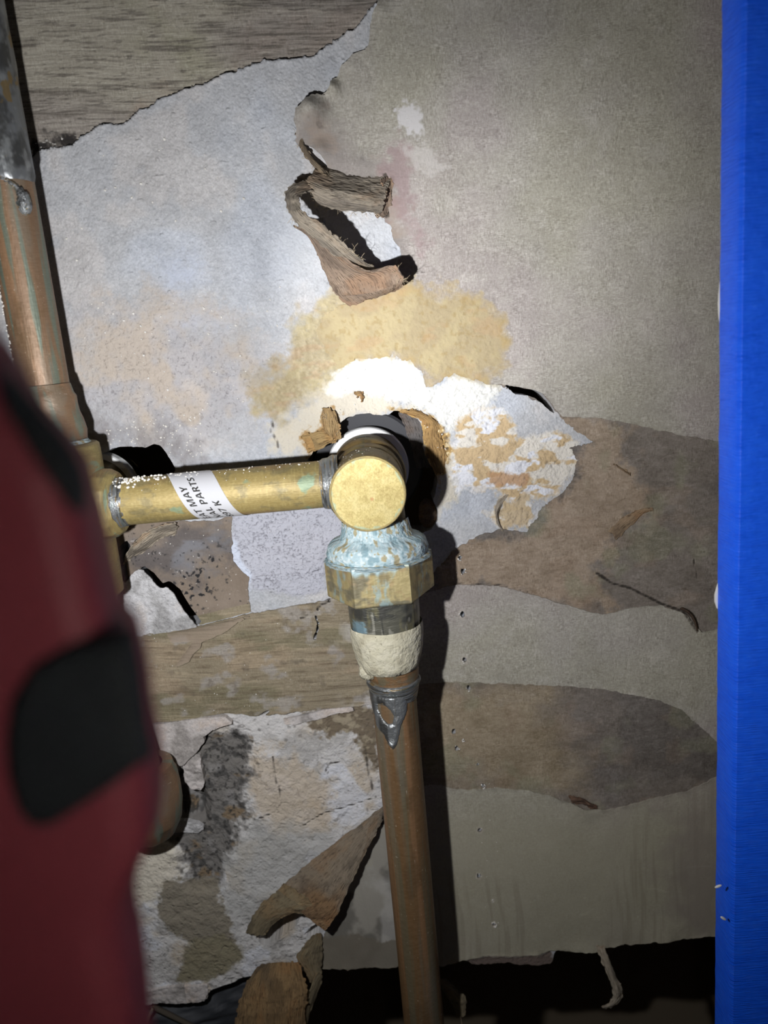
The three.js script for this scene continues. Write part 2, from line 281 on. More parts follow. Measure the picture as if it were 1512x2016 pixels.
// smooth outer paper of the board
const faceColor = wallTexture((x, y, c) => {
  const lo = fbm(x * 0.022, y * 0.022, 120, 4), md = fbm(x * 0.09, y * 0.09, 121, 4), w = weave(x, y);
  c[0] = 166; c[1] = 160; c[2] = 149;
  mix(c, 163, 158, 140, sst(-0.05, 0.3, lo) * 0.55);
  mix(c, 164, 155, 149, sst(0.0, 0.3, -lo) * 0.85);
  mix(c, 182, 176, 166, sst(0.1, 0.5, fbm(x * 0.16, y * 0.16, 122, 4)) * 0.35);
  add(c, md * 9 + w * 30 + vn(x * 2.2, y * 2.2, 119) * 6);
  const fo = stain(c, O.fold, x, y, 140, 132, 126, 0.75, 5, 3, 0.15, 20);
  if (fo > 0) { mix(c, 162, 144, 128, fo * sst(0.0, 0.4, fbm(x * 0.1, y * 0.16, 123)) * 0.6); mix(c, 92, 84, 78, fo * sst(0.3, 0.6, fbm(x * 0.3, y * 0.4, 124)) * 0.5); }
  stain(c, O.purple, x, y, 150, 124, 124, 0.5, 1.6, 1.8, 0.3, 21);
  stain(c, O.smear, x, y, 206, 202, 200, 0.9, 0.8, 1.3, 0.7, 22); stain(c, O.smear2, x, y, 196, 190, 184, 0.6, 1.2, 1.8, 0.6, 23);
  // tide mark of the leak
  const st = stain(c, O.stain, x, y, 172, 154, 116, 0.85, 2.6, 3, 0.22, 24);
  if (st > 0) { const q = O.stain.d(x, y); mix(c, 176, 148, 96, st * sst(-3.4, -0.4, q) * 0.5); mix(c, 188, 172, 132, st * sst(-0.1, 0.35, fbm(x * 0.14, y * 0.14, 125)) * 0.6); mix(c, 158, 136, 92, st * sst(0.1, 0.5, fbm(x * 0.6, y * 0.6, 126)) * 0.5); mix(c, 186, 146, 108, st * sst(0.15, 0.4, fbm(x * 0.09, y * 0.15, 127)) * 0.25); }
  // lower sheets: streaks run down
  if (y < -120) {
    const t = sst(-165, -215, y);
    mix(c, 164, 157, 134, t * 0.7);
    mix(c, 134, 126, 108, t * sst(0.05, 0.6, vn(x * 0.7 + 0.7 * vn(y * 0.04, 0, 127), y * 0.03, 128) + 0.4 * vn(x * 1.9, y * 0.06, 131)) * sst(0.3, -0.3, vn(x * 0.03, y * 0.02, 130)) * 0.35);
    stain(c, O.rightDark, x, y, 136, 125, 118, 0.55, 10, 9, 0.1, 26);
    const bs = stain(c, O.beside, x, y, 158, 153, 143, 0.85, 4, 3, 0.15, 27);
    if (bs > 0) { mix(c, 110, 106, 98, bs * sst(0.0, 0.3, fbm(x * 0.09, y * 0.09, 132, 4)) * 0.85); mix(c, 190, 186, 180, bs * sst(0.05, 0.35, fbm(x * 0.08, y * 0.05, 133)) * 0.6); }
    stain(c, O.besideLow, x, y, 118, 110, 96, 0.85, 0.6, 1, 0.4, 28);
  }
  const dp = punched(x, y);
  if (dp < 1.2) mix(c, 196, 184, 172, sst(1.2, 0.3, dp) * 0.35);
  const dc = cracked(x, y);
  if (dc < 0.3) mix(c, 66, 58, 50, sst(0.3, -0.1, dc) * 0.8);
  const sc = ridge(x * 0.05 + 3, y * 0.11, 129, 2);
  if (sc > 0.7) add(c, 6);
});
// torn inner plies, and the wood-grained brown paper on the left
const plyColor = wallTexture((x, y, c) => {
  const lo = fbm(x * 0.03, y * 0.03, 140, 4), md = fbm(x * 0.13, y * 0.13, 141, 4), w = weave(x, y);
  c[0] = 124; c[1] = 115; c[2] = 106;
  mix(c, 108, 101, 95, sst(0, 0.3, lo) * 0.8);
  stain(c, O.plyBrown, x, y, 156, 138, 118, 0.9, 2, 3, 0.25, 30);
  stain(c, O.lensBrown, x, y, 154, 138, 112, 0.85, 9, 5, 0.1, 31);
  mix(c, 150, 128, 108, sst(0.1, 0.4, fbm(x * 0.09, y * 0.12, 142)) * 0.25); mix(c, 134, 134, 108, sst(0.1, 0.4, fbm(x * 0.07, y * 0.07, 139)) * 0.4);
  add(c, md * 16 + w * 24 + fbm(x * 0.4, y * 0.9, 138, 3) * 14);
  const up = O.upperLeft.raw(x, y) < 8 || O.upperFold.raw(x, y) < 8;
  if (up) {
    const g = grainAt(x, y);
    c[0] = 158; c[1] = 151; c[2] = 136;
    mix(c, 146, 142, 118, sst(0, 0.35, lo) * 0.7);
    mix(c, 160, 140, 120, sst(0.1, 0.4, fbm(x * 0.05, y * 0.05, 143)) * 0.5);
    mix(c, 136, 127, 121, sst(-0.2, 0.3, fbm(x * 0.018 + 2.2, y * 0.03, 137, 3)) * 0.6);
    mix(c, 98, 91, 82, sst(0.05, 0.7, g) * 0.7); mix(c, 194, 187, 172, sst(0.12, 0.7, -g) * 0.35);
    mix(c, 70, 64, 58, sst(0.5, 0.8, vn(x * 0.35, y * 2.2, 136)) * 0.35); add(c, w * 22);
    const so = stain(c, O.blackEdge, x, y, 38, 34, 32, 0.95, 1.5, 2, 0.4, 33);  // near-black strip along the lower paper edge, flecked with white
    if (so > 0.2) mix(c, 226, 222, 214, sst(0.6, 0.72, vn(x * 1.2, y * 1.5, 144)) * so);
  } else if (O.band.raw(x, y) < 4) {
    const g = grainAt(x, y * 0.9);
    c[0] = 142; c[1] = 130; c[2] = 108;
    mix(c, 122, 114, 90, sst(0, 0.3, fbm(x * 0.035, y * 0.09, 145)) * 0.85);
    mix(c, 158, 140, 116, sst(0.05, 0.35, -fbm(x * 0.04, y * 0.12, 146)) * 0.7);
    mix(c, 104, 90, 72, sst(0.1, 0.75, g) * 0.6); mix(c, 188, 172, 144, sst(0.15, 0.7, -g) * 0.35);
    mix(c, 158, 152, 146, sst(0.2, 0.45, fbm(x * 0.12, y * 0.16, 147)) * 0.7);
    mix(c, 196, 192, 190, sst(-28, -12, x) * sst(0.0, 0.3, fbm(x * 0.12, y * 0.12, 148)) * 0.8);
    mix(c, 92, 82, 70, sst(0.3, 0.6, fbm(x * 0.2, y * 0.3, 149)) * 0.4);
    add(c, w * 18);
    if (O.bandTop.raw(x, y) < 2) stain(c, O.bandTop, x, y, 148, 132, 116, 0.7, 0.5);
  } else if (O.ply1.raw(x, y) < 3) {
    c[0] = 132; c[1] = 118; c[2] = 104;
    const m1 = stain(c, O.mould1, x, y, 94, 88, 86, 0.9, 5, 5, 0.15, 34);
    mix(c, 118, 118, 122, m1 * sst(0, 0.35, fbm(x * 0.08, y * 0.2, 150)) * 0.8);
    add(c, md * 14 + w * 7);
    const sp = fbm(x * 0.75, y * 0.75, 151, 3), m2 = O.mould2.m(x, y, 4);
    mix(c, 28, 28, 30, m2 * sst(0.2, 0.34, sp) * 0.95);
    mix(c, 40, 38, 38, sst(0.44, 0.54, sp) * 0.6);
    mix(c, 214, 210, 206, sst(0.93, 0.97, vn(x * 0.9, y * 0.9, 152)) * 0.8);
  }
  const dc = cracked(x, y);
  if (dc < 0.3) mix(c, 44, 38, 32, sst(0.3, -0.1, dc) * 0.9);
});
const paperBump = wallTexture((x, y, c) => {
  let h = 128 + weave(x, y) * 20 + fbm(x * 0.12, y * 0.12, 160, 3) * 34;
  if (O.upperLeft.raw(x, y) < 8 || O.band.raw(x, y) < 4) h += grainAt(x, O.band.raw(x, y) < 4 ? y * 0.9 : y) * 42;
  const st = O.stain.m(x, y, 3), pb = O.plyBrown.m(x, y, 2);
  if (st > 0) h += st * (fbm(x * 0.6, y * 0.6, 161, 4) * 90);
  if (pb > 0) h += pb * fbm(x * 0.25, y * 0.6, 162, 4) * 70;
  const fo = O.fold.m(x, y, 4);
  if (fo > 0) h += fo * (ridge(x * 0.09 + 0.3 * y * 0.05, y * 0.2, 163, 3) - 0.3) * 60;
  const dc = cracked(x, y);
  if (dc < 0.5) h -= 110 * sst(0.5, -0.1, dc);
  c[0] = c[1] = c[2] = h;
}, false);
const std = (o) => new THREE.MeshStandardMaterial(o);
const M = {
  core: std({ map: coreColor, bumpMap: coreBump, bumpScale: 0.0017, roughness: 0.95, name: 'bare plaster' }),
  face: std({ map: faceColor, bumpMap: paperBump, bumpScale: 0.0007, roughness: 0.92, side: THREE.DoubleSide, name: 'outer paper' }),
  ply: std({ map: plyColor, bumpMap: paperBump, bumpScale: 0.0008, roughness: 0.92, side: THREE.DoubleSide, name: 'torn paper ply' }),
};
// ---------------------------------------------------------------- naming
const used = new Map();
const numbered = (n) => { const k = used.get(n) ?? 0; used.set(n, k + 1); return k ? `${n}_${String(k).padStart(3, '0')}` : n; };
const lit = (m) => { m.castShadow = true; m.receiveShadow = true; return m; };
function part(name, geometry, material, parent = scene, label) {
  const m = lit(new THREE.Mesh(geometry, material)); m.name = numbered(name); parent.add(m);
  if (label) m.userData.label = label;
  return m;
}
function tag(o, label, category, group, kind) {
  if (label) o.userData.label = label; if (category) o.userData.category = category;
  if (group) o.userData.group = group; if (kind) o.userData.kind = kind;
  return o;
}
function thing(name, label, category, group, p = [0, 0, 0]) {
  const g = new THREE.Group(); g.name = numbered(name); g.position.set(...p); scene.add(g);
  return tag(g, label, category, group);
}
const structure = (name, geometry, material, parent = scene, label) => { const m = part(name, geometry, material, parent, label); if (parent === scene) m.userData.kind = 'structure'; return m; };

// ---------------------------------------------------------------- sheets cut along a ragged outline: f < 0 inside, top and bottom in millimetres, cut edges closed
function sheetGeometry(f, box, res, top, thick) {
  const [bx0, bx1, by0, by1] = box, nx = Math.ceil((bx1 - bx0) / res), ny = Math.ceil((by1 - by0) / res), w = nx + 1;
  const F = new Float32Array(w * (ny + 1));
  for (let j = 0; j <= ny; j++) for (let i = 0; i <= nx; i++) F[j * w + i] = f(bx0 + i * res, by0 + j * res);
  const pos = [], index = [], node = new Int32Array(w * (ny + 1)).fill(-1), cuts = new Map(), rim = [];
  const put = (x, y) => { pos.push(x, y); return pos.length / 2 - 1; };
  const vert = (n) => (node[n] >= 0 ? node[n] : (node[n] = put(bx0 + (n % w) * res, by0 + Math.floor(n / w) * res)));
  const cut = (a, b) => {
    const key = a < b ? a * 4194304 + b : b * 4194304 + a;
    let v = cuts.get(key);
    if (v === undefined) { const t = clamp(F[a] / (F[a] - F[b]), 0.02, 0.98); v = put(bx0 + ((a % w) * (1 - t) + (b % w) * t) * res, by0 + (Math.floor(a / w) * (1 - t) + Math.floor(b / w) * t) * res); cuts.set(key, v); }
    return v;
  };
  const tri = (a, b, c) => {
    const ins = (F[a] < 0) + (F[b] < 0) + (F[c] < 0);
    if (!ins) return;
    if (ins === 3) { index.push(vert(a), vert(b), vert(c)); return; }
    while (ins === 1 ? F[a] >= 0 : F[a] < 0) { const t = a; a = b; b = c; c = t; }
    if (ins === 1) { const p = cut(a, b), q = cut(a, c); index.push(vert(a), p, q); rim.push(p, q); }
    else { const p = cut(a, b), q = cut(a, c); index.push(p, vert(b), vert(c), p, vert(c), q); rim.push(q, p); }
  };
  for (let j = 0; j < ny; j++) for (let i = 0; i < nx; i++) {
    const a = j * w + i, b = a + 1, c = a + w, d = c + 1;
    if ((i + j) & 1) { tri(a, b, c); tri(b, d, c); } else { tri(a, b, d); tri(a, d, c); }
  }
  const n = pos.length / 2, P = [], UV = [];
  const push = (x, y, z) => { P.push(x / 1000, y / 1000, z / 1000); UV.push((x - X0) / TX, (y - Y0) / TY); };
  const z = new Float32Array(n);
  for (let i = 0; i < n; i++) { const x = pos[i * 2], y = pos[i * 2 + 1]; z[i] = top(x, y); push(x, y, z[i]); }
  const g = new THREE.BufferGeometry();
  const edge = [], EP = [], EUV = [];
  for (let k = 0; k < rim.length; k += 2) {
    const a = rim[k], b = rim[k + 1], o = EP.length / 3;
    for (const q of [a, b]) for (const dz of [0, thick]) { EP.push(pos[q * 2] / 1000, pos[q * 2 + 1] / 1000, (z[q] - dz) / 1000); EUV.push((pos[q * 2] - X0) / TX, (pos[q * 2 + 1] - Y0) / TY); }
    edge.push(o, o + 1, o + 2, o + 2, o + 1, o + 3);
  }
  g.setAttribute('position', new THREE.BufferAttribute(new Float32Array(P), 3)); g.setAttribute('uv', new THREE.BufferAttribute(new Float32Array(UV), 2)); g.setIndex(index);
  g.computeVertexNormals();
  if (!edge.length) return g;
  const e = new THREE.BufferGeometry();
  e.setAttribute('position', new THREE.BufferAttribute(new Float32Array(EP), 3)); e.setAttribute('uv', new THREE.BufferAttribute(new Float32Array(EUV), 2)); e.setIndex(edge);
  e.computeVertexNormals();
  return mergeGeometries([g, e]);
}
const boxOf = (R, m = 3) => [Math.max(X0, X0 + R.x0 + FAR - m), Math.min(X1, X0 + R.x1 - FAR + m), Math.max(Y0, Y0 + R.y0 + FAR - m), Math.min(Y1, Y0 + R.y1 - FAR + m)];
// how far a spot of the sheet stands off the board: bumps listed as [px, py, radius mm, height mm]
const lifts = (list) => { const L = list.map(([x, y, r, h]) => { const v = at(x, y); return [v.x * 1000, v.y * 1000, r, h]; }); return (x, y) => { let s = 0; for (const [a, b, r, h] of L) { const q = ((x - a) ** 2 + (y - b) ** 2) / (r * r); if (q < 4) s += h * Math.exp(-q * 2); } return s; }; };
// ---------------------------------------------------------------- the wall board and the paper left on it
Object.assign(O, {
  slit: reg('592,286 604,287 618,294 632,306 642,320 652,346 640,334 626,322 610,310 602,300', 0.15),
  gap1: reg('283,1112 304,1127 321,1147 335,1143 355,1158 376,1194 398,1223 389,1231 350,1236 318,1205 292,1168 272,1140 276,1120', 0.12),
  gap2: reg('428,1428 408,1442 410,1457 390,1484 368,1507 345,1508 322,1496 340,1476 366,1452 384,1428 410,1422', 0.15),
  gap3: reg('386,1231 440,1218 484,1206 488,1210 440,1224 390,1237', 0.05),
  gap5: reg('615,1203 622,1207 628,1216 629,1230 626,1244 622,1257 617,1255 622,1240 624,1229 621,1217', 0.2),
  gap4: reg('505,1408 520,1398 534,1392 530,1400 516,1408', 0.1),
});
const under = (x, y) => { const d = O.upperLeft.d(x, y); return d > 4 ? 0 : d > 0 ? Math.exp(-d / 1.1) * (0.25 + 0.5 * vn(x * 0.35, y * 0.35, 203)) : -2.1 * sst(0, -0.5, d); };
const coreTop = (x, y) => under(x, y) + 0.28 * fbm(x * 0.12, y * 0.12, 200, 3) - 2.6 * O.dark.m(x, y, 4) - 7 * O.deepGouge.m(x, y, 2.2) + 0.5 * O.lower.m(x, y, 4) * fbm(x * 0.2, y * 0.2, 201, 3) + 0.45 * O.patchRough.m(x, y, 1.2) + 0.4 * Math.max(O.bright.m(x, y, 1.5), O.tan.m(x, y, 1.5)) * fbm(x * 0.3, y * 0.3, 202, 3);
const opened = (x, y) => Math.max(-O.hole.d(x, y), -O.holeLeft.d(x, y), -O.void1.d(x, y), -O.crack.d(x, y), -punched(x, y), -O.gap1.d(x, y), -O.gap2.d(x, y), -O.gap4.d(x, y), -O.gap5.d(x, y), -O.void2.d(x, y), -O.void3.d(x, y));
const fray = (d, x, y, a = 0.5) => a * Math.exp(Math.min(0, d) / 1.3) * (0.55 + vn(x * 0.35, y * 0.35, 205));
const wall = structure('wall_back', sheetGeometry((x, y) => Math.max(O.board.d(x, y), opened(x, y)), [X0, X1, Y0, Y1], 0.62, coreTop, 12.7), M.core, scene, 'back of a water-damaged plaster board wall');

const liftPly = lifts([[985, 1890, 6, 0.6], [1085, 880, 7, 1.2]]);
part('torn_inner_paper', sheetGeometry((x, y) => Math.max(O.right.d(x, y), O.topEdge.raw(x, y) < -6 ? -O.topEdge.raw(x, y) - 6 : -9, opened(x, y)), boxOf(O.right), 0.62,
  (x, y) => { const d = O.right.d(x, y); return (0.5 + fray(d, x, y, 0.25)) * (1 - 0.85 * O.stain.m(x, y, 6)) + 0.12 * fbm(x * 0.2, y * 0.2, 206) + liftPly(x, y); }, 0.5), M.ply, wall, 'torn brown inner paper ply right of the valve');
const liftTop = lifts([[610, 222, 7, 7.5], [588, 262, 6, 2.5], [655, 178, 3.5, 3.2], [690, 128, 4, 0.9], [630, 300, 5, 2.5], [700, 340, 8, 2.2], [1060, 770, 6, 0.9], [742, 22, 5, 1.4]]);
part('outer_paper', sheetGeometry((x, y) => Math.max(O.right.d(x, y), O.topEdge.d(x, y), opened(x, y), -O.slit.d(x, y)), boxOf(O.right), 0.5,
  (x, y) => { const d = Math.max(O.right.d(x, y), O.topEdge.d(x, y)); return (0.95 + fray(d, x, y, 0.35)) * (1 - 0.8 * O.stain.m(x, y, 6)) + 0.16 * fbm(x * 0.1, y * 0.1, 207) + liftTop(x, y); }, 0.55), M.face, wall, 'large stained outer paper sheet, upper right');
part('outer_paper', sheetGeometry((x, y) => Math.max(O.right.d(x, y), O.band2.d(x, y), opened(x, y)), boxOf(O.band2), 0.62,
  (x, y) => 0.9 + fray(O.band2.d(x, y), x, y, 0.3) + 0.14 * fbm(x * 0.1, y * 0.1, 208), 0.5), M.face, wall, 'pale outer paper band below the torn brown ply');
const liftLow = lifts([[1150, 1875, 9, 1.2], [1300, 1852, 12, 1.0], [905, 1893, 8, 1.0], [1150, 1593, 7, 0.7], [640, 1760, 9, 1.0]]);
part('outer_paper', sheetGeometry((x, y) => Math.max(O.right.d(x, y), O.band3.d(x, y), opened(x, y)), boxOf(O.band3), 0.62,
  (x, y) => 0.9 + fray(O.band3.d(x, y), x, y, 0.4) + 0.16 * fbm(x * 0.1, y * 0.1, 209) + liftLow(x, y), 0.5), M.face, wall, 'lowest outer paper sheet ending in a ragged hem');
part('grained_paper', sheetGeometry((x, y) => O.upperLeft.d(x, y) - 0.4, boxOf(O.upperLeft), 0.62,
  (x, y) => -1.25 + 0.25 * fbm(x * 0.06, y * 0.16, 210), 0.5), M.ply, wall, 'dark grained brown paper across the upper left');
part('grained_paper', sheetGeometry((x, y) => O.upperFold.d(x, y), boxOf(O.upperFold), 0.62,
  (x, y) => 0.2 + 1.2 * Math.exp(Math.min(0, O.upperFold.d(x, y)) / 3) + 0.2 * fbm(x * 0.06, y * 0.16, 211), 0.7), M.ply, wall, 'loose upper lap of grained paper at the top edge');
part('torn_inner_paper', sheetGeometry((x, y) => Math.max(O.ply1.d(x, y), -O.flake1.d(x, y) - 0.6, -O.holeLeft.d(x, y), -O.void1.d(x, y), -O.gap1.d(x, y), -O.gap3.d(x, y)), boxOf(O.ply1), 0.5,
  (x, y) => 0.62 + fray(O.ply1.d(x, y), x, y, 0.15) + 0.1 * fbm(x * 0.15, y * 0.15, 212), 0.6), M.ply, wall, 'brown inner ply speckled with black mould');
const liftBand = lifts([[690, 1180, 8, 0.8], [560, 1400, 8, 0.7], [330, 1416, 10, 0.8]]);
part('grained_paper', sheetGeometry((x, y) => Math.max(O.band.d(x, y), -O.gap4.d(x, y), -O.gap5.d(x, y), -cracked(x, y)), boxOf(O.band), 0.42,
  (x, y) => 1.5 + fray(O.band.d(x, y), x, y, 0.35) + 0.3 * fbm(x * 0.05, y * 0.15, 213) + liftBand(x, y), 0.9), M.ply, wall, 'brown grained paper band left of the copper pipe');
part('paper_curl', sheetGeometry((x, y) => O.bandTop.d(x, y), boxOf(O.bandTop), 0.35, (x, y) => 2.3 + 0.7 * Math.exp(Math.min(0, O.bandTop.d(x, y)) / 1.2), 0.5), M.ply, wall, 'thin lifted ply along the top of the band');
// plaster that has come loose in flakes
const flakeTex = makeTexture(512, 512, (u, v, c) => {
  const x = u * 50, y = v * 50, m = fbm(x * 0.12, y * 0.12, 220, 4), s = vn(x * 1.6, y * 1.6, 221);
  c[0] = 198; c[1] = 196; c[2] = 196; mix(c, 152, 150, 148, sst(0, 0.4, m) * 0.8); mix(c, 214, 196, 180, sst(0.1, 0.5, -m) * 0.4); add(c, s * 10 + vn(x * 4, y * 4, 222) * 8);
});
const flakeBump = makeTexture(512, 512, (u, v, c) => { const x = u * 50, y = v * 50; c[0] = c[1] = c[2] = 128 + fbm(x * 0.5, y * 0.5, 223, 4) * 110 + vn(x * 3, y * 3, 224) * 14; }, false);
for (const t of [flakeTex, flakeBump]) { t.wrapS = t.wrapT = THREE.RepeatWrapping; t.repeat.set(TX / 50, TY / 50); }
M.flake = std({ map: flakeTex, bumpMap: flakeBump, bumpScale: 0.0012, roughness: 0.95, side: THREE.DoubleSide, name: 'loose plaster' });
M.flakePale = std({ map: flakeTex, bumpMap: flakeBump, bumpScale: 0.0007, color: 0xfff8f2, roughness: 0.95, side: THREE.DoubleSide });
function flake(R, z, slope, thick, mat, label, group, amp = 0.4) {
  const c = R.p.reduce((s, q) => [s[0] + q[0] / R.p.length, s[1] + q[1] / R.p.length], [0, 0]);
  const m = part('plaster_flake', sheetGeometry((x, y) => R.d(x, y), boxOf(R), 0.4, (x, y) => z + slope[0] * (x - c[0]) + slope[1] * (y - c[1]) + amp * fbm(x * 0.3, y * 0.3, 225, 3), thick), mat);
  return tag(m, label, 'plaster flake', group);
}
flake(O.flake1, 2.3, [0.02, 0.03], 0.6, M.flake, 'triangular grey plaster flake under the cross tube beside the moulded brown paper');
flake(O.flake2, 2.4, [0.02, 0.0], 2.4, M.flakePale, 'smooth pale plaster flake hanging just below the brown paper band');
flake(O.flake3, 0.6, [0.0, 0.02], 3, M.flakePale, 'small upright chalky flake lying over the black mouldy patch', undefined, 1.6);
flake(O.flake4, -0.4, [0.02, 0.05], 2, M.flake, 'lens-shaped grey flake below the black mouldy patch');
flake(O.chipStrip, 1.6, [0, 0], 1.4, M.flakePale, 'narrow cream flake under the lower edge of the brown paper band');
const rim = reg('240,1962 262,1955 300,1946 340,1938 380,1936 408,1938 412,1950 404,1966 350,1971 300,1973 262,1971', 0.4);
flake(rim, 1.3, [0, 0.01], 1.3, M.flakePale, 'pale broken plaster strip along the bottom left edge of the board', undefined, 0.8);

// ---------------------------------------------------------------- cavity behind and below the board
const plain = (c, r = 0.9, o = {}) => std({ color: c, roughness: r, ...o });
const slab = (name, w, h, d, x, y, z, m, label) => { const o = structure(name, new THREE.BoxGeometry(w, h, d), m, scene, label); o.position.set(x, y, z); return o; };
M.void = plain(0x8a7c68, 0.95);
slab('wall_rear', 0.7, 1.0, 0.012, 0, -0.1, -0.45, M.void, 'far side of the space behind the wall board');
slab('bottom_plate', 0.7, 0.03, 0.52, 0, -0.57, -0.19, M.void, 'timber bottom plate of the wall cavity').userData.kind = 'structure';
slab('stud', 0.012, 1.0, 0.52, -0.26, -0.1, -0.19, M.void, 'stud closing the cavity on the left');
slab('stud', 0.012, 1.0, 0.52, 0.26, -0.1, -0.19, M.void, 'stud closing the cavity on the right');
// the dark room the photographer stands in
M.room = plain(0xb8b4ac, 0.9);
slab('wall_front_left', 0.95, 2.4, 0.0122, -0.715, 0.1, 0.0691, M.room, 'room side wall left of the opening');
slab('wall_front_right', 0.94, 2.4, 0.0122, 0.729, 0.1, 0.0691, M.room, 'room side wall right of the opening');
slab('wall_front_top', 0.499, 0.85, 0.0122, 0.0095, 0.875, 0.0691, M.room, 'room side wall above the opening');
slab('wall_front_bottom', 0.499, 0.68, 0.0122, 0.0095, -0.76, 0.0691, M.room, 'room side wall below the opening');
slab('wall_left', 0.02, 2.4, 1.7, -1.2, 0.1, 0.9, M.room); slab('wall_right', 0.02, 2.4, 1.7, 1.2, 0.1, 0.9, M.room);
slab('wall_behind', 2.42, 2.4, 0.02, 0, 0.1, 1.76, M.room); slab('ceiling', 2.42, 0.02, 1.72, 0, 1.31, 0.91, M.room); slab('floor', 2.42, 0.02, 1.72, 0, -1.11, 0.91, M.room);
// ---------------------------------------------------------------- metal skins: u runs round the part (0.5 faces the room), v along it
const skin = (w, h, fn, srgb = true) => { const t = makeTexture(w, h, fn, srgb); t.wrapS = THREE.RepeatWrapping; return t; };
const metal = (map, rough, met, o = {}) => std({ map, roughness: rough, metalness: met, ...o });
const scratchBump = skin(512, 512, (u, v, c) => { c[0] = c[1] = c[2] = 128 + fbm(u * 14, v * 14, 300, 4) * 60 + vn(u * 120, v * 12, 301) * 18 + vn(u * 90, v * 90, 302) * 20; }, false);
scratchBump.wrapT = THREE.RepeatWrapping;
const lumpBump = skin(512, 256, (u, v, c) => { c[0] = c[1] = c[2] = 128 + fbm(u * 44, v * 9, 303, 4) * 90 + vn(u * 160, v * 30, 304) * 16; }, false);
lumpBump.wrapT = THREE.RepeatWrapping;
const brassSkin = (k, dark = 0.4, grey = 0.4) => skin(512, 512, (u, v, c) => {
  const a = fbm(u * 6, v * 6, 310 + k, 4), b = fbm(u * 18, v * 18, 320 + k, 4), s = vn(u * 20, v * 160, 330 + k), f = vn(u * 150, v * 150, 331 + k);
  c[0] = 190; c[1] = 172; c[2] = 120;
  mix(c, 150, 138, 98, sst(-0.05, 0.35, a) * dark * 1.6); mix(c, 126, 122, 106, sst(0.05, 0.4, b) * grey); mix(c, 214, 200, 146, sst(0.3, 0.8, s) * 0.35);
  mix(c, 170, 132, 98, sst(0.2, 0.45, fbm(u * 9, v * 4, 340 + k)) * 0.35); mix(c, 140, 186, 182, sst(0.34, 0.46, fbm(u * 7, v * 8, 345 + k)) * 0.6); add(c, f * 9);
});
M.brass = metal(brassSkin(0), 0.55, 0.22, { bumpMap: scratchBump, bumpScale: 0.0002, color: 0xdcd6c4 });
M.brassDull = metal(brassSkin(3, 0.6, 0.9), 0.6, 0.3, { bumpMap: scratchBump, bumpScale: 0.0003, color: 0x96907e });
const capTex = skin(512, 512, (u, v, c) => {
  const x = u - 0.5, y = v - 0.5, r = Math.hypot(x, y) * 2, a = fbm(u * 9, v * 9, 350, 4), f = fbm(u * 60, v * 60, 351, 3);
  c[0] = 204; c[1] = 186; c[2] = 122; mix(c, 216, 200, 142, sst(0, 0.4, a) * 0.6); mix(c, 188, 168, 106, sst(0.05, 0.4, -a) * 0.6); add(c, f * 26 + vn((u + v) * 140, (u - v) * 9, 352) * 7);
  mix(c, 168, 190, 170, sst(0.93, 1.0, r + 0.08 * vn(u * 20, v * 20, 353)) * 0.7);
  if (Math.hypot(u - 0.55, v - 0.43) < 0.024) mix(c, 196, 150, 96, 0.8);
});
M.cap = metal(capTex, 0.6, 0.2, { color: 0xe4e2de, bumpMap: scratchBump, bumpScale: 0.00015 });
const copperSkin = (k, teal, tone) => skin(512, 1024, (u, v, c) => {
  const s = fbm(u * 16, v * 1.6, 360 + k, 4), b = fbm(u * 8, v * 10, 365 + k, 4), f = vn(u * 40, v * 400, 366 + k);
  c[0] = tone[0]; c[1] = tone[1]; c[2] = tone[2];
  mix(c, 168, 128, 94, sst(0.05, 0.4, -s) * 0.55); mix(c, 112, 88, 62, sst(0.1, 0.45, b) * 0.6);
  mix(c, 104, 122, 110, sst(0.04, 0.3, fbm(u * 22, v * 2.2, 370 + k, 3)) * teal); mix(c, 130, 122, 108, sst(0.05, 0.4, fbm(u * 10, v * 3, 372 + k)) * 0.5);
  mix(c, 220, 214, 200, sst(0.86, 0.94, vn(u * 70, v * 160, 374 + k)) * 0.5); add(c, f * 6);
});
M.copperLeft = metal(copperSkin(0, 0.75, [130, 104, 80]), 0.5, 0.3, { bumpMap: scratchBump, bumpScale: 0.0002 });
M.copper = metal(copperSkin(5, 0.35, [132, 102, 70]), 0.48, 0.35, { bumpMap: scratchBump, bumpScale: 0.0002 });
const solderTex = skin(512, 512, (u, v, c) => {
  const a = fbm(u * 9, v * 12, 380, 4), b = fbm(u * 20, v * 20, 381, 4);
  c[0] = 134; c[1] = 136; c[2] = 136; mix(c, 84, 84, 82, sst(0, 0.35, a) * 0.9); mix(c, 176, 178, 176, sst(0.05, 0.4, b) * 0.6); mix(c, 150, 124, 80, sst(0.24, 0.36, fbm(u * 12, v * 14, 382)) * 0.8); mix(c, 90, 112, 106, sst(0.28, 0.45, fbm(u * 9, v * 9, 383)) * 0.3);
});
M.solder = metal(solderTex, 0.42, 0.6, { bumpMap: scratchBump, bumpScale: 0.0004 });
const tailTex = skin(512, 512, (u, v, c) => {
  const s = vn(u * 60, v * 5, 390), s2 = vn(u * 90, v * 4, 391), a = fbm(u * 8, v * 5, 392, 4);
  c[0] = 112; c[1] = 110; c[2] = 98; mix(c, 76, 76, 72, sst(0, 0.35, a) * 0.8); mix(c, 150, 142, 104, sst(0.1, 0.4, fbm(u * 26, v * 3, 393)) * 0.6); mix(c, 186, 182, 168, sst(0.6, 0.85, s) * 0.7); mix(c, 60, 60, 58, sst(0.6, 0.9, s2) * 0.6);
  const d = Math.hypot((u - 0.36) * 7, (v - 0.24) * 1.9) + 0.3 * fbm(u * 30, v * 12, 394); mix(c, 150, 182, 196, sst(0.42, 0.22, d) * 0.9);
});
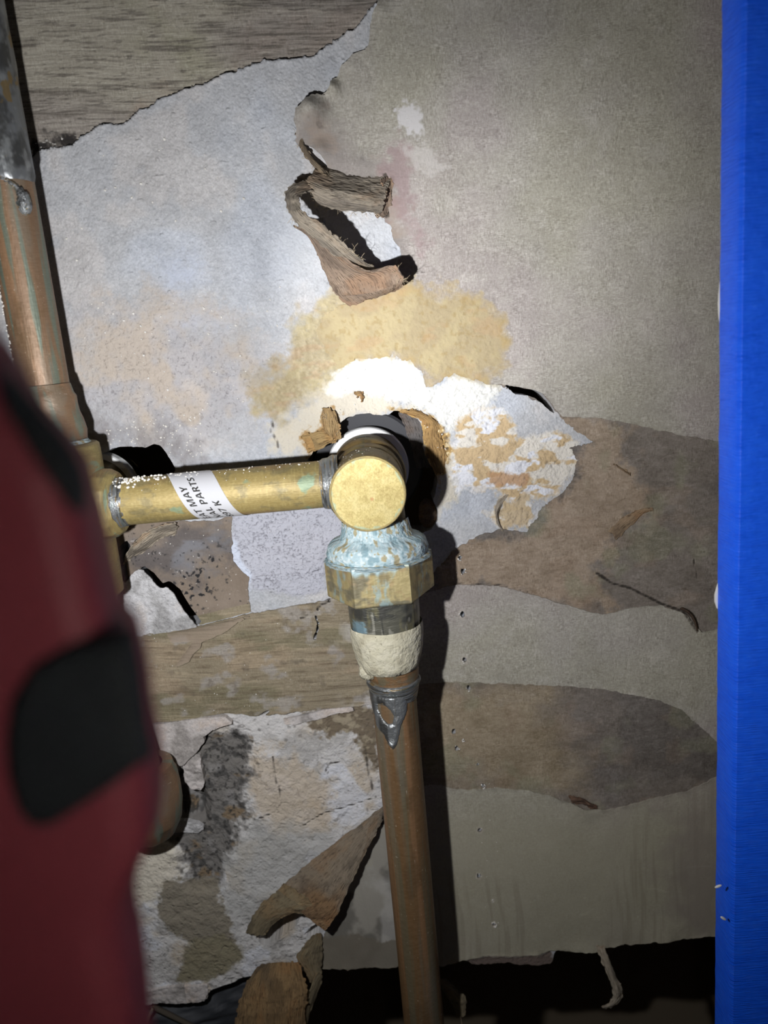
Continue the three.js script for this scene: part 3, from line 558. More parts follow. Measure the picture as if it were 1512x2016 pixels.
M.tail = metal(tailTex, 0.45, 0.5, { bumpMap: scratchBump, bumpScale: 0.0003 });
const nutTex = skin(1024, 512, (u, v, c) => {
  const a = fbm(u * 46, v * 3, 400, 4), b = fbm(u * 70, v * 8, 401, 4), s = vn(u * 240, v * 5, 402), k = Math.abs(((u * 6) % 1) - 0.5);
  c[0] = 178; c[1] = 162; c[2] = 116; mix(c, 142, 130, 98, sst(0, 0.4, a) * 0.8); mix(c, 168, 138, 104, sst(0.1, 0.4, -b) * 0.35); mix(c, 112, 108, 92, sst(0.15, 0.5, fbm(u * 14, v * 3, 403)) * 0.7);
  mix(c, 158, 184, 190, sst(0.32, 0.5, k * 0.9 + 0.34 * fbm(u * 60, v * 4, 404)) * 0.7); mix(c, 176, 198, 202, sst(0.82, 0.97, v + 0.25 * fbm(u * 30, 0.5, 405)) * 0.95); add(c, s * 8);
  mix(c, 120, 112, 88, sst(0.56, 0.66, u) * sst(0.0, 0.35, fbm(u * 20, v * 6, 406) + 0.1) * 0.5);
});
M.nut = metal(nutTex, 0.52, 0.4, { bumpMap: lumpBump, bumpScale: 0.0002 });
const crustTex = skin(512, 512, (u, v, c) => {
  const a = fbm(u * 50, v * 5, 410, 4), b = fbm(u * 120, v * 14, 411, 3);
  c[0] = 172; c[1] = 192; c[2] = 196; mix(c, 214, 220, 218, sst(0, 0.4, b) * 0.7); mix(c, 160, 138, 92, sst(0.2, 0.36, a) * 0.7); mix(c, 108, 138, 146, sst(0.15, 0.4, -a) * 0.6);
});
M.crust = metal(crustTex, 0.85, 0.05, { bumpMap: lumpBump, bumpScale: 0.001 });
const puttyTex = skin(512, 512, (u, v, c) => { const a = fbm(u * 26, v * 5, 420, 4), b = fbm(u * 120, v * 22, 421, 3); c[0] = 196; c[1] = 189; c[2] = 164; mix(c, 208, 202, 180, sst(0, 0.4, a) * 0.6); mix(c, 170, 162, 138, sst(0.1, 0.4, -a) * 0.6); mix(c, 120, 112, 94, sst(0.4, 0.54, b) * 0.6); });
M.putty = metal(puttyTex, 0.9, 0, { bumpMap: lumpBump, bumpScale: 0.0009 });
M.white = plain(0xe8e8e6, 0.5);
M.rubber = plain(0x3a3a3d, 0.7);

// ---------------------------------------------------------------- turned parts
// profile: [radius mm, height mm] bottom to top; turned about y with u = 0.5 facing the room; wobble roughens the radius
function turned(profile, seg = 72, wobble = null, closed = false) {
  const p = profile.map(([r, y]) => new THREE.Vector2(Math.max(r, 0.0001) / 1000, y / 1000));
  let g = new THREE.LatheGeometry(p, seg, -Math.PI, Math.PI * 2);
  const P = g.attributes.position;
  if (wobble) { for (let i = 0; i < P.count; i++) { const x = P.getX(i), y = P.getY(i), z = P.getZ(i), r = Math.hypot(x, z); if (r < 0.0004) continue; const a = Math.atan2(x, z), k = 1 + wobble(a, y * 1000) / (r * 1000); P.setXYZ(i, x * k, y, z * k); } g.computeVertexNormals(); }
  const y0 = profile[0][1], y1 = profile[profile.length - 1][1], lo = Math.min(...profile.map((q) => q[1])), hi = Math.max(...profile.map((q) => q[1])), U = g.attributes.uv;
  for (let i = 0; i < P.count; i++) U.setY(i, (P.getY(i) * 1000 - lo) / (hi - lo || 1));
  return wobble ? g : toCreasedNormals(g, 0.6);
}
const around = (a) => [Math.cos(a) * 2, Math.sin(a) * 2];
const wob = (k, amp, fy = 0.3, fa = 1.5) => (a, y) => amp * fbm(Math.cos(a) * fa + 9, Math.sin(a) * fa + y * fy, k, 3);
const zAxis = (g) => g.rotateX(Math.PI / 2);
const xAxis = (g) => g.rotateZ(-Math.PI / 2);
const move = (g, x, y, z) => g.translate(x / 1000, y / 1000, z / 1000);
const AX = -4.6, AY = -46.5, TZ = 31, BX = -107.6, PX = -2.3;              // stem axis, cross tube height, left stem, copper pipe (mm)

// ---------------------------------------------------------------- shower valve: two stems joined by a cross tube
const valve = thing('shower_valve', 'old brass shower valve with round end cap, cross tube, sticker and hex union nut', 'valve');
const stem = [[13.2, -20], [13.2, -2], [12.9, 3], [12.7, 6], [12.7, 9.6], [12.5, 10.2], [13.6, 11.4], [13.7, 12], [13.7, 16.4], [13.3, 17.2], [12.5, 17.8], [12.4, 26], [12.0, 26.6]];
part('stem_body', move(zAxis(turned(stem, 96)), AX, AY, 0), M.brassDull, valve);
const endCap = part('end_cap', move(zAxis(turned([[11.9, 26.4], [12.1, 27], [12.15, 46.6], [11.7, 47.6]], 96)), AX, AY, 0), M.brassDull, valve);
const face = new THREE.CircleGeometry(0.0118, 96);
part('cap_face', move(face, AX, AY, 47.55), M.cap, endCap, 'flat bright brass face of the round end cap');
part('cap_rim', move(new THREE.TorusGeometry(0.01175, 0.00042, 12, 96), AX, AY, 47.3), M.brass, endCap);
const ring = [[13.1, -1.2], [15.2, -1.2], [15.6, -1.8], [15.6, -5.6], [13.1, -5.6]];
part('washer', move(zAxis(turned(ring.slice().reverse(), 96)), AX, AY, -1.2), M.white, valve, 'white ring washer behind the stem');
part('escutcheon_sleeve', move(zAxis(turned([[15, -16], [21.5, -16], [21.5, -11], [20.5, -10], [15, -10]], 96)), AX, AY, 0), M.rubber, valve, 'dark grey sleeve inside the hole');
const crossTube = part('cross_tube', move(xAxis(turned([[7.9, -94], [7.9, -15.2]], 72)), 0, AY + 1.6, TZ), M.brass, valve);
part('solder_joint', move(xAxis(turned([[7.9, -2.4], [8.5, -1.2], [8.6, 0.6], [9.4, 2.2], [9.4, 4]], 60, wob(500, 0.5))), AX - 13.2, AY + 1.6, TZ), M.solder, valve, 'grey solder where the tube enters the round body');
part('solder_joint', move(xAxis(turned([[9.6, -4], [8.8, -1.5], [8.4, 0.5], [8.15, 1.8], [7.85, 3.6]], 60, wob(501, 0.5, 0.5, 2.5))), -88.5, AY + 1.6, TZ), M.solder, valve, 'dark solder blot at the left end of the tube');
// left body, mostly behind the torch
part('stem_body', move(zAxis(turned(stem, 72)), BX, AY, 0), M.brassDull, valve);
const leftCap = part('end_cap', move(zAxis(turned([[11.9, 26.4], [12.1, 27], [12.15, 46.6], [11.7, 47.6]], 72)), BX, AY, 0), M.brassDull, valve);
part('cap_face', move(new THREE.CircleGeometry(0.0118, 72), BX, AY, 47.55), M.cap, leftCap);
part('washer', move(zAxis(turned(ring.slice().reverse(), 96)), BX, AY, -1.4), M.white, valve, 'white ring washer in the left hole');
part('tee_body', move(turned([[0, -31], [12.2, -31], [13.2, -30.2], [13.4, -22], [13.4, 18], [13.2, 21.5], [12.4, 22.2], [8, 22.2]], 84), BX + 1.2, AY, 28), M.brass, valve);
part('tee_socket', move(xAxis(turned([[12.6, 0], [12.2, 6], [11.6, 11.6], [10.4, 13.6], [9.6, 14.2], [8, 14.2]], 72)), BX + 5.5, AY + 1.2, TZ - 2), M.brass, valve);
// the label: a skewed strip bent round the tube
{
  const c = document.createElement('canvas'); c.width = 1024; c.height = 640;
  const g = c.getContext('2d');
  g.fillStyle = '#c2c1c3'; g.fillRect(0, 0, 1024, 640);
  g.fillStyle = '#2b2926'; g.textBaseline = 'alphabetic';
  g.font = 'bold 138px sans-serif';
  const line = (s, x, y, k) => { g.save(); g.translate(x, y); g.scale(k, 1); g.fillText(s, 0, 0); g.restore(); };
  line('EAT MAY', 228, 170, 0.86); line('NAL PARTS', 214, 335, 0.88); line('897 K', 230, 505, 0.84);
  g.globalAlpha = 0.1; g.fillStyle = '#8a7a60';
  for (let i = 0; i < 500; i++) g.fillRect(rr(0, 1024), rr(0, 640), rr(1, 7), rr(1, 5));
  const d = g.getImageData(0, 0, 1024, 640).data, px = new Uint8Array(d.length);
  for (let y = 0; y < 640; y++) px.set(d.subarray((639 - y) * 4096, (640 - y) * 4096), y * 4096);
  const t = new THREE.DataTexture(px, 1024, 640); t.magFilter = THREE.LinearFilter; t.colorSpace = THREE.SRGBColorSpace; t.needsUpdate = true;
  const geo = new THREE.PlaneGeometry(1, 1, 40, 12), P = geo.attributes.position, U = geo.attributes.uv;
  for (let i = 0; i < P.count; i++) {
    const s = U.getX(i), w = U.getY(i);                  // s along the writing (round the tube, upwards), w across the lines (1 = first line, left)
    const ang = (-1.95 + s * 3.6), r = 0.0081;              // angle from facing the room, negative below
    const x = -57.2 - 7.6 - (ang) * 3.7 + (1 - w) * 14.6 - 0.4;
    P.setXYZ(i, x / 1000, (AY + 1.6) / 1000 + r * Math.sin(ang), TZ / 1000 + r * Math.cos(ang));
  }
  geo.computeVertexNormals();
  part('sticker', geo, std({ map: t, roughness: 0.75, side: THREE.DoubleSide }), crossTube, 'white paper sticker with black printed letters wrapped round the tube');
}
let unionNut;
// outlet: neck, flange, hex union nut, tailpiece
const OX = -3.4, OZ = 30.0;
part('outlet_neck', move(turned([[12.2, -78], [11.8, -70], [11.2, -64], [10.6, -58], [10.4, -50]].slice(), 72, wob(510, 0.35)), OX, 0, OZ), M.brassDull, valve);
part('outlet_flange', move(turned([[17, -70.6], [17.4, -69.0], [16.9, -66.6], [15.4, -65.3], [12.9, -64.4], [11.8, -62.0], [11.0, -58.6]], 84, wob(511, 0.7, 0.2, 3)), OX, 0, OZ), M.crust, valve, 'corroded blue-white flange above the nut');
{
  const s = new THREE.Shape(), R = 18.6;
  for (let i = 0; i < 6; i++) { const a = i * Math.PI / 3; s[i ? 'lineTo' : 'moveTo'](R * Math.cos(a) / 1000, R * Math.sin(a) / 1000); }
  const g = new THREE.ExtrudeGeometry(s, { depth: 0.0124, bevelEnabled: true, bevelThickness: 0.0007, bevelSize: 0.0007, bevelOffset: -0.0007, bevelSegments: 3, steps: 6 });
  g.rotateX(-Math.PI / 2);                          // extruded along +y
  const P = g.attributes.position, U = g.attributes.uv;
  for (let i = 0; i < P.count; i++) U.setXY(i, Math.atan2(P.getX(i), P.getZ(i)) / (Math.PI * 2) + 0.5, (P.getY(i) * 1000 + 0.7) / 13.8);
  unionNut = part('union_nut', move(g.rotateY(0.035), OX, -84.0, OZ), M.nut, valve, 'brass hexagonal union nut crusted along its edges');
}
part('corrosion_ring', move(turned([[18.2, -71.9], [17.6, -71.0], [16.2, -70.7], [14.5, -71.0], [13.5, -71.8]], 90, wob(512, 0.9, 0.3, 5)), OX, 0, OZ), M.crust, unionNut, 'blue-white corrosion on top of the nut');
part('tailpiece', move(turned([[11.7, -99], [12.2, -96], [12.4, -92], [12.4, -82]], 84), OX + 0.4, 0, OZ), M.tail, valve, 'dull grey scratched tailpiece under the nut');

// ---------------------------------------------------------------- copper riser soldered under the tailpiece
const riser = thing('copper_pipe', 'brown copper pipe running down from the hex nut with a puttied and soldered joint', 'pipe');
part('pipe', move(turned([[7.95, -320], [7.95, -112]], 72), PX, 0, OZ), M.copper, riser);
part('joint_putty', move(turned([[8.4, -113.6], [10.4, -113.2], [11.4, -110.5], [12.2, -106], [12.8, -101], [12.9, -98.2], [12.6, -97]].map(([r, y]) => [r, y + 1.2]), 96, (a, y) => 0.55 * fbm(Math.cos(a) * 2.2, Math.sin(a) * 2.2 + y * 0.25, 520, 4)), OX + 0.6, 0, OZ), M.putty, riser, 'cream putty collar above the solder');
part('joint_putty', move(turned([[0, -3], [2.2, -2.6], [3.4, -0.5], [3.0, 2], [1, 3.4], [0, 3.5]], 24, wob(521, 1.2, 0.6, 3)), PX - 8.4, -112, OZ + 3.5), M.putty, riser, 'lump of putty left of the joint');
part('copper_collar', move(turned([[8.3, -117.6], [8.7, -116], [8.9, -113], [8.9, -111]], 72), PX + 0.8, 0, OZ), M.copper, riser);
part('solder_ring', move(turned([[8.0, -124], [8.5, -122], [9.0, -119.6], [9.7, -118], [9.6, -117.4], [8.9, -117], [8.3, -117]], 84, (a, y) => 0.35 * fbm(Math.cos(a) * 2, Math.sin(a) * 2 + y * 0.2, 530, 3)), PX + 0.4, 0, OZ), M.solder, riser);
{ // run of solder with a bare copper window, bent round the pipe
  const out = pts('722,1366 740,1372 770,1370 795,1362 806,1364 802,1390 800,1408 790,1428 786,1446 782,1466 774,1477 764,1466 756,1450 742,1440 738,1420 728,1396'), win = pts('744,1392 754,1388 768,1398 776,1410 773,1424 764,1426 754,1418 745,1404');
  const flat = (list) => list.map(([x, y]) => { const v = at(x, y, OZ / 1000 + 0.0079); return [v.x * 1000, v.y * 1000]; });
  const sdf = (p, x, y) => { let d = 1e9, ins = false; for (let k = 0; k < p.length; k++) { const a = p[k], b = p[(k + 1) % p.length], ex = b[0] - a[0], ey = b[1] - a[1], t = clamp(((x - a[0]) * ex + (y - a[1]) * ey) / (ex * ex + ey * ey)); d = Math.min(d, Math.hypot(x - a[0] - ex * t, y - a[1] - ey * t)); if ((a[1] > y) !== (b[1] > y) && x < (ex * (y - a[1])) / ey + a[0]) ins = !ins; } return ins ? -d : d; };
  const po = flat(out), pw = flat(win), f = (x, y) => Math.max(sdf(po, x, y), -sdf(pw, x, y)) + 0.12 * vn(x * 1.4, y * 1.4, 541);
  const g = sheetGeometry(f, [-14, 10, -146, -120], 0.16, (x, y) => { const d = -f(x, y); return 0.05 + 0.8 * Math.sqrt(clamp(d / 1.3)) * (1 + 0.35 * fbm(x * 0.7, y * 0.5, 540, 3)) + 1.1 * sst(-136, -141, y) * sst(0, 1.2, d); }, 0.4);
  const P = g.attributes.position;
  for (let i = 0; i < P.count; i++) {
    const x = P.getX(i) - PX / 1000, y = P.getY(i), a = Math.asin(clamp(x / 0.0079, -0.985, 0.985)), r = 0.0079 + P.getZ(i);
    P.setXYZ(i, PX / 1000 + r * Math.sin(a), y, OZ / 1000 + r * Math.cos(a));
    g.attributes.uv.setXY(i, x * 30, y * 30);
  }
  g.computeVertexNormals();
  part('solder_run', g, M.solder, riser, 'grey run of solder with a bare copper window');
}

// ---------------------------------------------------------------- supply pipe at the left edge
const LX = -108.4, LZ = 25;
const supply = thing('copper_pipe', 'copper pipe at the left edge streaked with green and blackened by solder above', 'pipe');
part('pipe', move(turned([[7.95, -8], [7.95, 80]], 72), LX, 0, LZ), M.copperLeft, supply);
part('solder_sleeve', move(turned([[8.2, 58], [8.5, 60], [8.4, 75], [8.3, 88], [8.6, 92], [8.5, 110], [8.4, 140]], 96, wob(550, 0.8, 0.25, 2)), LX - 0.2, 0, LZ), M.solder, supply, 'blackened fitting smeared with solder');
{
  const path = new THREE.CatmullRomCurve3(pts('-20,340 8,352 20,358 34,370 44,384 47,396 46,404').map(([x, y], i) => at(x, y, (LZ + 7.4 - 0.4 * i) / 1000)));
  const g = new THREE.TubeGeometry(path, 40, 0.0013, 12), P = g.attributes.position, v = new THREE.Vector3();
  for (let i = 0; i < P.count; i++) { const t = Math.floor(i / 13) / 40, c = path.getPoint(t), k = 0.7 + 0.9 * sst(0.55, 0.95, t) + 0.2 * vn(i * 0.3, 0, 551); v.fromBufferAttribute(P, i).sub(c).multiplyScalar(k).add(c); P.setXYZ(i, v.x, v.y, v.z); }
  g.computeVertexNormals();
  part('solder_drip', mergeGeometries([g, move(new THREE.SphereGeometry(0.0026, 24, 16).scale(1, 1.25, 0.7), ...path.getPoint(1).multiplyScalar(1000).toArray())]), M.solder, supply, 'shiny frozen drip of solder');
}
part('coupling', move(turned([[8, -14], [10.2, -15.5], [10.6, -18], [10.2, -20.5], [9.2, -14], [9.2, -8.5], [9.0, -8.0], [8.2, -7.2], [7.9, -4]].map(([r, y], i) => [[9.4, 10.4, 10.9, 10.4, 9.6, 9.4, 9.3, 8.7, 8.0][i], [-25, -24, -20, -16.4, -14, -11.5, -8.6, -7.6, -4.4][i]]), 72, wob(552, 0.35)), LX + 0.5, 0, LZ + 1), M.copperLeft, supply, 'coupling swelling above the valve body');
part('coupling_collar', move(turned([[9.4, -26.6], [11.6, -26], [11.8, -24.6], [10.4, -23]], 72, wob(553, 0.7, 0.4, 3)), LX + 1.0, 0, LZ + 2), M.crust, supply, 'pale corroded lip under the coupling');
{
  const run = new THREE.TubeGeometry(new THREE.CatmullRomCurve3([[-107.4, -82, 25], [-107.2, -98, 25], [-104.6, -126, 21], [-101.3, -160, 17]].map((p) => new THREE.Vector3(...p).multiplyScalar(0.001))), 48, 0.0083, 40), U = run.attributes.uv;
  for (let i = 0; i < U.count; i++) U.setXY(i, U.getY(i), U.getX(i));
  part('lower_pipe', mergeGeometries([run, move(turned([[8.2, -97], [8.8, -92], [9.6, -86], [10.6, -80], [11, -76.5]], 72, wob(554, 0.3)), LX + 1, 0, LZ)]), M.copperLeft, supply);
}
// bulging lower elbow, half hidden by the torch
part('elbow', move(turned([[0, -180], [4, -179.4], [9, -176], [12.2, -170], [13.4, -163], [13.4, -156], [13.0, -151], [12.2, -149.4], [11.8, -147], [8, -146.4]], 60), -101.3, -3, LZ - 8), M.copperLeft, supply, 'brass elbow showing below the plaster flake');
// ---------------------------------------------------------------- loose paper: sheets bent through rows of [px, py, height mm] points, with thickness
const fibreTex = makeTexture(768, 768, (u, v, c) => {
  const x = u * 60, y = v * 60, s = 0.6 * vn(x * 0.5, y * 3.2, 600) + 0.5 * vn(x * 1.2, y * 6, 601), m = fbm(x * 0.09, y * 0.14, 602, 4);
  c[0] = 184; c[1] = 176; c[2] = 165; mix(c, 188, 166, 144, sst(0.0, 0.35, m) * 0.8); mix(c, 142, 136, 130, sst(0.05, 0.4, -m) * 0.75);
  mix(c, 96, 86, 76, sst(0.3, 0.8, s) * 0.6); mix(c, 226, 216, 198, sst(0.25, 0.8, -s) * 0.45); add(c, weave(x * 0.7, y * 0.7) * 8);
  mix(c, 108, 98, 88, sst(0.25, 0.5, fbm(x * 0.2, y * 0.7, 603)) * 0.3);
});
const fibreBump = makeTexture(768, 768, (u, v, c) => { const x = u * 60, y = v * 60; c[0] = c[1] = c[2] = 128 + vn(x * 0.5, y * 3.2, 600) * 40 + vn(x * 1.2, y * 6, 601) * 26 + fbm(x * 0.25, y * 0.4, 604, 4) * 70; }, false);
for (const t of [fibreTex, fibreBump]) t.wrapS = t.wrapT = THREE.RepeatWrapping;
const fibre = (color, o = {}) => std({ map: fibreTex, bumpMap: fibreBump, bumpScale: 0.0009, color, roughness: 0.95, side: THREE.DoubleSide, ...o });
const F = { grey: fibre(0xc4beb4), brown: fibre(0xb2a48f), pink: fibre(0xc2b0a2), olive: fibre(0xb0a68c), pale: fibre(0xe6dfd2) };
const cr = (a, b, c, d, t) => 0.5 * (2 * b + (c - a) * t + (2 * a - 5 * b + 4 * c - d) * t * t + (3 * b - a - 3 * c + d) * t * t * t);
function bent(rows, o = {}) {
  const { nu = 28, nv = 28, thick = 0.5, wrinkle = 0.35, seed = 0, ragged = 0.35, across = false, tint = null } = o;
  const C = rows.map((r) => pts(r).map(([x, y, h]) => at(x, y, h / 1000).multiplyScalar(1000))), R = C.length, K = C[0].length;
  const get = (i, j) => C[clamp(i, 0, R - 1)][clamp(j, 0, K - 1)];
  const P = (u, v) => {                                // u across (columns), v along (rows)
    const a = u * (K - 1), b = v * (R - 1), j = Math.min(K - 2, Math.floor(a)), i = Math.min(R - 2, Math.floor(b)), s = a - j, t = b - i, q = new THREE.Vector3();
    for (const k of ['x', 'y', 'z']) q[k] = cr(...[-1, 0, 1, 2].map((di) => cr(...[-1, 0, 1, 2].map((dj) => get(i + di, j + dj)[k]), s)), t);
    return q;
  };
  const top = [], W = nu + 1;
  for (let j = 0; j <= nv; j++) for (let i = 0; i <= nu; i++) {
    let u = i / nu, v = j / nv;
    const e = Math.min(u, 1 - u), f = Math.min(v, 1 - v);
    const q = P(u, v);
    if (e < 0.001 || f < 0.001) { q.x += ragged * vn(q.x * 0.9, q.y * 0.9, 610 + seed) + ragged * 0.7 * vn(q.x * 2.6, q.y * 2.6, 611); q.y += ragged * vn(q.x * 0.9, q.y * 0.9, 612 + seed) + ragged * 0.7 * vn(q.x * 2.6, q.y * 2.6, 613); }
    q.z += wrinkle * (1.2 * fbm(q.x * 0.14, q.y * 0.4, 614 + seed, 3) + 0.6 * ridge(q.x * 0.07, q.y * 0.4, 616 + seed, 2));
    top.push(q);
  }
  const geo = (list, flip) => {
    const g = new THREE.BufferGeometry(), idx = [], pos = [], uv = [], L0 = C[0][0].distanceTo(C[R - 1][0]), L1 = C[(R / 2) | 0][0].distanceTo(C[(R / 2) | 0][K - 1]);
    list.forEach((q, n) => { pos.push(q.x / 1000, q.y / 1000, q.z / 1000); const a = (Math.floor(n / W) / nv) * L0 / 60 + seed * 0.13, b = ((n % W) / nu) * L1 / 60 + seed * 0.37; across ? uv.push(b, a) : uv.push(a, b); });
    for (let j = 0; j < nv; j++) for (let i = 0; i < nu; i++) { const a = j * W + i, b = a + 1, c = a + W, d = c + 1; flip ? idx.push(a, b, c, b, d, c) : idx.push(a, c, b, b, c, d); }
    g.setAttribute('position', new THREE.Float32BufferAttribute(pos, 3)); g.setAttribute('uv', new THREE.Float32BufferAttribute(uv, 2)); g.setIndex(idx); g.computeVertexNormals();
    return g;
  };
  const g = geo(top, false), N = g.attributes.normal;
  let s = 0; for (let i = 0; i < N.count; i++) s += N.getZ(i);
  const sign = s < 0 ? -1 : 1, low = top.map((q, i) => new THREE.Vector3(q.x - sign * N.getX(i) * thick, q.y - sign * N.getY(i) * thick, q.z - sign * N.getZ(i) * thick));
  const rim = [], loop = [];
  for (let i = 0; i < nu; i++) loop.push([i, i + 1], [nv * W + i + 1, nv * W + i]);
  for (let j = 0; j < nv; j++) loop.push([(j + 1) * W, j * W], [j * W + nu, (j + 1) * W + nu]);
  const ep = [], eu = [];
  for (const [a, b] of loop) { const o2 = ep.length / 3; for (const q of [top[a], low[a], top[b], low[b]]) { ep.push(q.x / 1000, q.y / 1000, q.z / 1000); eu.push(q.x / 60, q.y / 60); } rim.push(o2, o2 + 1, o2 + 2, o2 + 2, o2 + 1, o2 + 3); }
  const e = new THREE.BufferGeometry(); e.setAttribute('position', new THREE.Float32BufferAttribute(ep, 3)); e.setAttribute('uv', new THREE.Float32BufferAttribute(eu, 2)); e.setIndex(rim); e.computeVertexNormals();
  const all = mergeGeometries([g, geo(low, true), e]);
  if (tint) { const n = all.attributes.position.count, col = new Float32Array(n * 3).fill(1); for (let k = 0; k < top.length * 2; k++) { const q = k % top.length, t = tint((q % W) / nu, Math.floor(q / W) / nv); for (let c = 0; c < 3; c++) col[k * 3 + c] = t[c]; } all.setAttribute('color', new THREE.BufferAttribute(col, 3)); }
  return all;
}
// hairs of paper pulp along a torn edge
function hairs(list, n, seed, len = 3, r = 0.05) {
  const p = pts(list).map(([x, y, h]) => at(x, y, h / 1000)), out = [];
  seedState = seed;
  for (let i = 0; i < n; i++) {
    const k = rr(0, p.length - 1.001), a = p[Math.floor(k)].clone().lerp(p[Math.floor(k) + 1], k % 1), l = rr(0.3, 1) * len / 1000, th = rr(0, 6.28);
    const b = a.clone().add(new THREE.Vector3(Math.cos(th) * l * 0.5, Math.sin(th) * l * 0.5, rr(-0.1, 0.5) * l)), c = b.clone().add(new THREE.Vector3(Math.cos(th + rr(-1, 1)) * l * 0.5, Math.sin(th + rr(-1, 1)) * l * 0.5, rr(-0.3, 0.3) * l));
    out.push(new THREE.TubeGeometry(new THREE.CatmullRomCurve3([a, b, c]), 5, r / 1000 * rr(0.6, 1.3), 4));
  }
  return mergeGeometries(out);
}
M.hair = plain(0xb8a68a, 0.9);
const flap = (label, group) => thing('paper_flap', label, 'paper flap', group);
const f1 = flap('creased grey-brown paper flap folded outward at the middle of the ragged tear');
part('sheet', bent(['628,326,0.9 660,334,1 700,342,1 740,348,1 770,352,0.9', '616,338,6 655,352,6.5 698,360,6 735,366,5 764,368,3.6', '603,356,10 645,372,12 690,378,12 730,384,9 758,388,6', '606,368,11 650,388,13 690,394,12 728,398,9 756,402,6', '614,384,10 652,402,10 690,408,9 726,411,7 752,414,4.5', '624,404,6 655,412,6 690,416,6 724,418,4.5 748,421,3'], { nu: 44, nv: 40, wrinkle: 0.9, seed: 1, across: true, ragged: 0.5 }), F.grey, f1);
part('torn_edge', bent(['752,352,3.4 762,350,1.6 772,352,1.1', '754,376,5 764,378,2 772,380,1.1', '750,402,4.6 760,404,2 770,402,1.1', '744,424,3 756,426,1.6 766,424,1'], { nu: 10, nv: 24, wrinkle: 0.8, ragged: 0.8, seed: 2 }), F.pink, f1);
part('loose_fibres', hairs('604,358,11 625,405,6 690,417,6 748,422,3', 46, 11, 2.6), M.hair, f1).userData.kind = 'stuff';
const f2 = flap('torn looped paper strip hanging below the folded flap and ending in a pinkish wedge');
part('strip', bent(['602,356,10 612,364,11 624,374,11', '580,362,13 588,372,15 600,378,15', '562,380,16 573,386,18 586,390,19', '566,408,19 578,410,21 592,410,22', '577,432,20 592,430,23 610,426,24', '594,450,20 612,446,23 632,440,24', '630,478,17 644,472,21 660,464,22', '662,506,13 676,500,18 690,492,18', '692,524,9 706,520,14 718,514,13', '720,538,5 732,536,9 742,530,8'], { nu: 14, nv: 70, wrinkle: 0.8, ragged: 0.5, seed: 3 }), F.grey, f2, 'grey fibrous strip curling out from the wall');
part('wedge', bent(['576,446,15 586,449,16 598,452,17 610,456,18', '604,464,12 616,467,14 628,472,16 640,478,17', '622,496,8 640,498,11 660,502,14 680,510,16', '636,530,5 664,529,8 694,530,12 728,536,16', '648,558,3 688,556,7 734,546,12 774,524,19', '664,582,1 700,580,5 746,572,10 794,552,18', '690,604,0.6 716,594,2 756,582,5 788,567,11'], { nu: 36, nv: 44, wrinkle: 0.7, ragged: 0.5, seed: 4 }), F.pink, f2, 'pinkish brown wedge of paper');
part('loose_fibres', mergeGeometries([hairs('650,466,22 690,496,18 738,532,8', 36, 21, 3.5), hairs('560,380,16 572,430,20 600,455,19', 24, 22, 2), hairs('776,526,19 794,552,18 788,568,11', 20, 23, 3.4)]), M.hair, f2).userData.kind = 'stuff';
const f3 = flap('thin brown paper lip standing off beside the dark slit above the folded flap');
part('sheet', bent(['582,262,1.6 588,266,2.6 594,272,3.0', '586,284,1.4 596,290,3.2 604,294,3.2', '600,306,1.6 612,312,4 620,314,3.6', '616,326,2.4 628,330,5 638,332,4.6', '626,340,4 640,346,6.5 650,350,6'], { nu: 10, nv: 40, wrinkle: 0.5, ragged: 0.5, seed: 5 }), F.brown, f3);
part('loose_fibres', hairs('582,262,2 596,300,2 620,330,3', 26, 31, 2), M.hair, f3).userData.kind = 'stuff';
const f4 = flap('long cone of brown paper peeling away left of the lower copper pipe');
part('sheet', bent(['753,1588,1.4 753,1596,3 753,1604,4 753,1613,5', '706,1624,1.2 713,1641,5 719,1655,8 725,1668,9', '642,1672,1.2 660,1700,7 675,1722,11 689,1742,12', '586,1716,1.2 612,1746,8 640,1776,13 664,1800,14', '548,1752,1.2 572,1776,8 605,1806,13 640,1832,15'], { nu: 36, nv: 50, wrinkle: 0.5, seed: 6, tint: (u, v) => { const k = sst(0.55, 0.85, v + 0.15 * vn(u * 5, v * 9, 660)) * sst(0.1, 0.5, u); return [1 - 0.05 * k, 1 - 0.28 * k, 1 - 0.5 * k]; } }), fibre(0xb4aa9c, { vertexColors: true }), f4);
part('sheet', bent(['560,1738,1.2 590,1758,8 612,1780,12 622,1806,13', '532,1764,1.2 556,1782,7 574,1790,10 592,1796,11', '506,1790,1.2 526,1802,5 540,1808,7 552,1806,8', '484,1836,0.9 496,1840,2.4 508,1842,4 522,1838,5'], { nu: 28, nv: 30, wrinkle: 0.5, ragged: 0.6, seed: 7 }), F.olive, f4, 'ragged upper corner of the cone');
const f5 = flap('narrow olive paper strip hanging straight under the cone of brown paper');
part('sheet', bent(['616,1842,3 624,1838,3 633,1838,2.4', '598,1862,4 614,1862,4 634,1864,3', '584,1884,5 606,1886,5 634,1890,3.4', '598,1908,6 614,1912,5 632,1916,4', '612,1934,7 620,1936,6 630,1936,5'], { nu: 20, nv: 30, wrinkle: 0.4, seed: 8 }), F.olive, f5);
const f6 = flap('broad ochre paper flap hanging over the bottom edge of the board left of the pipe');
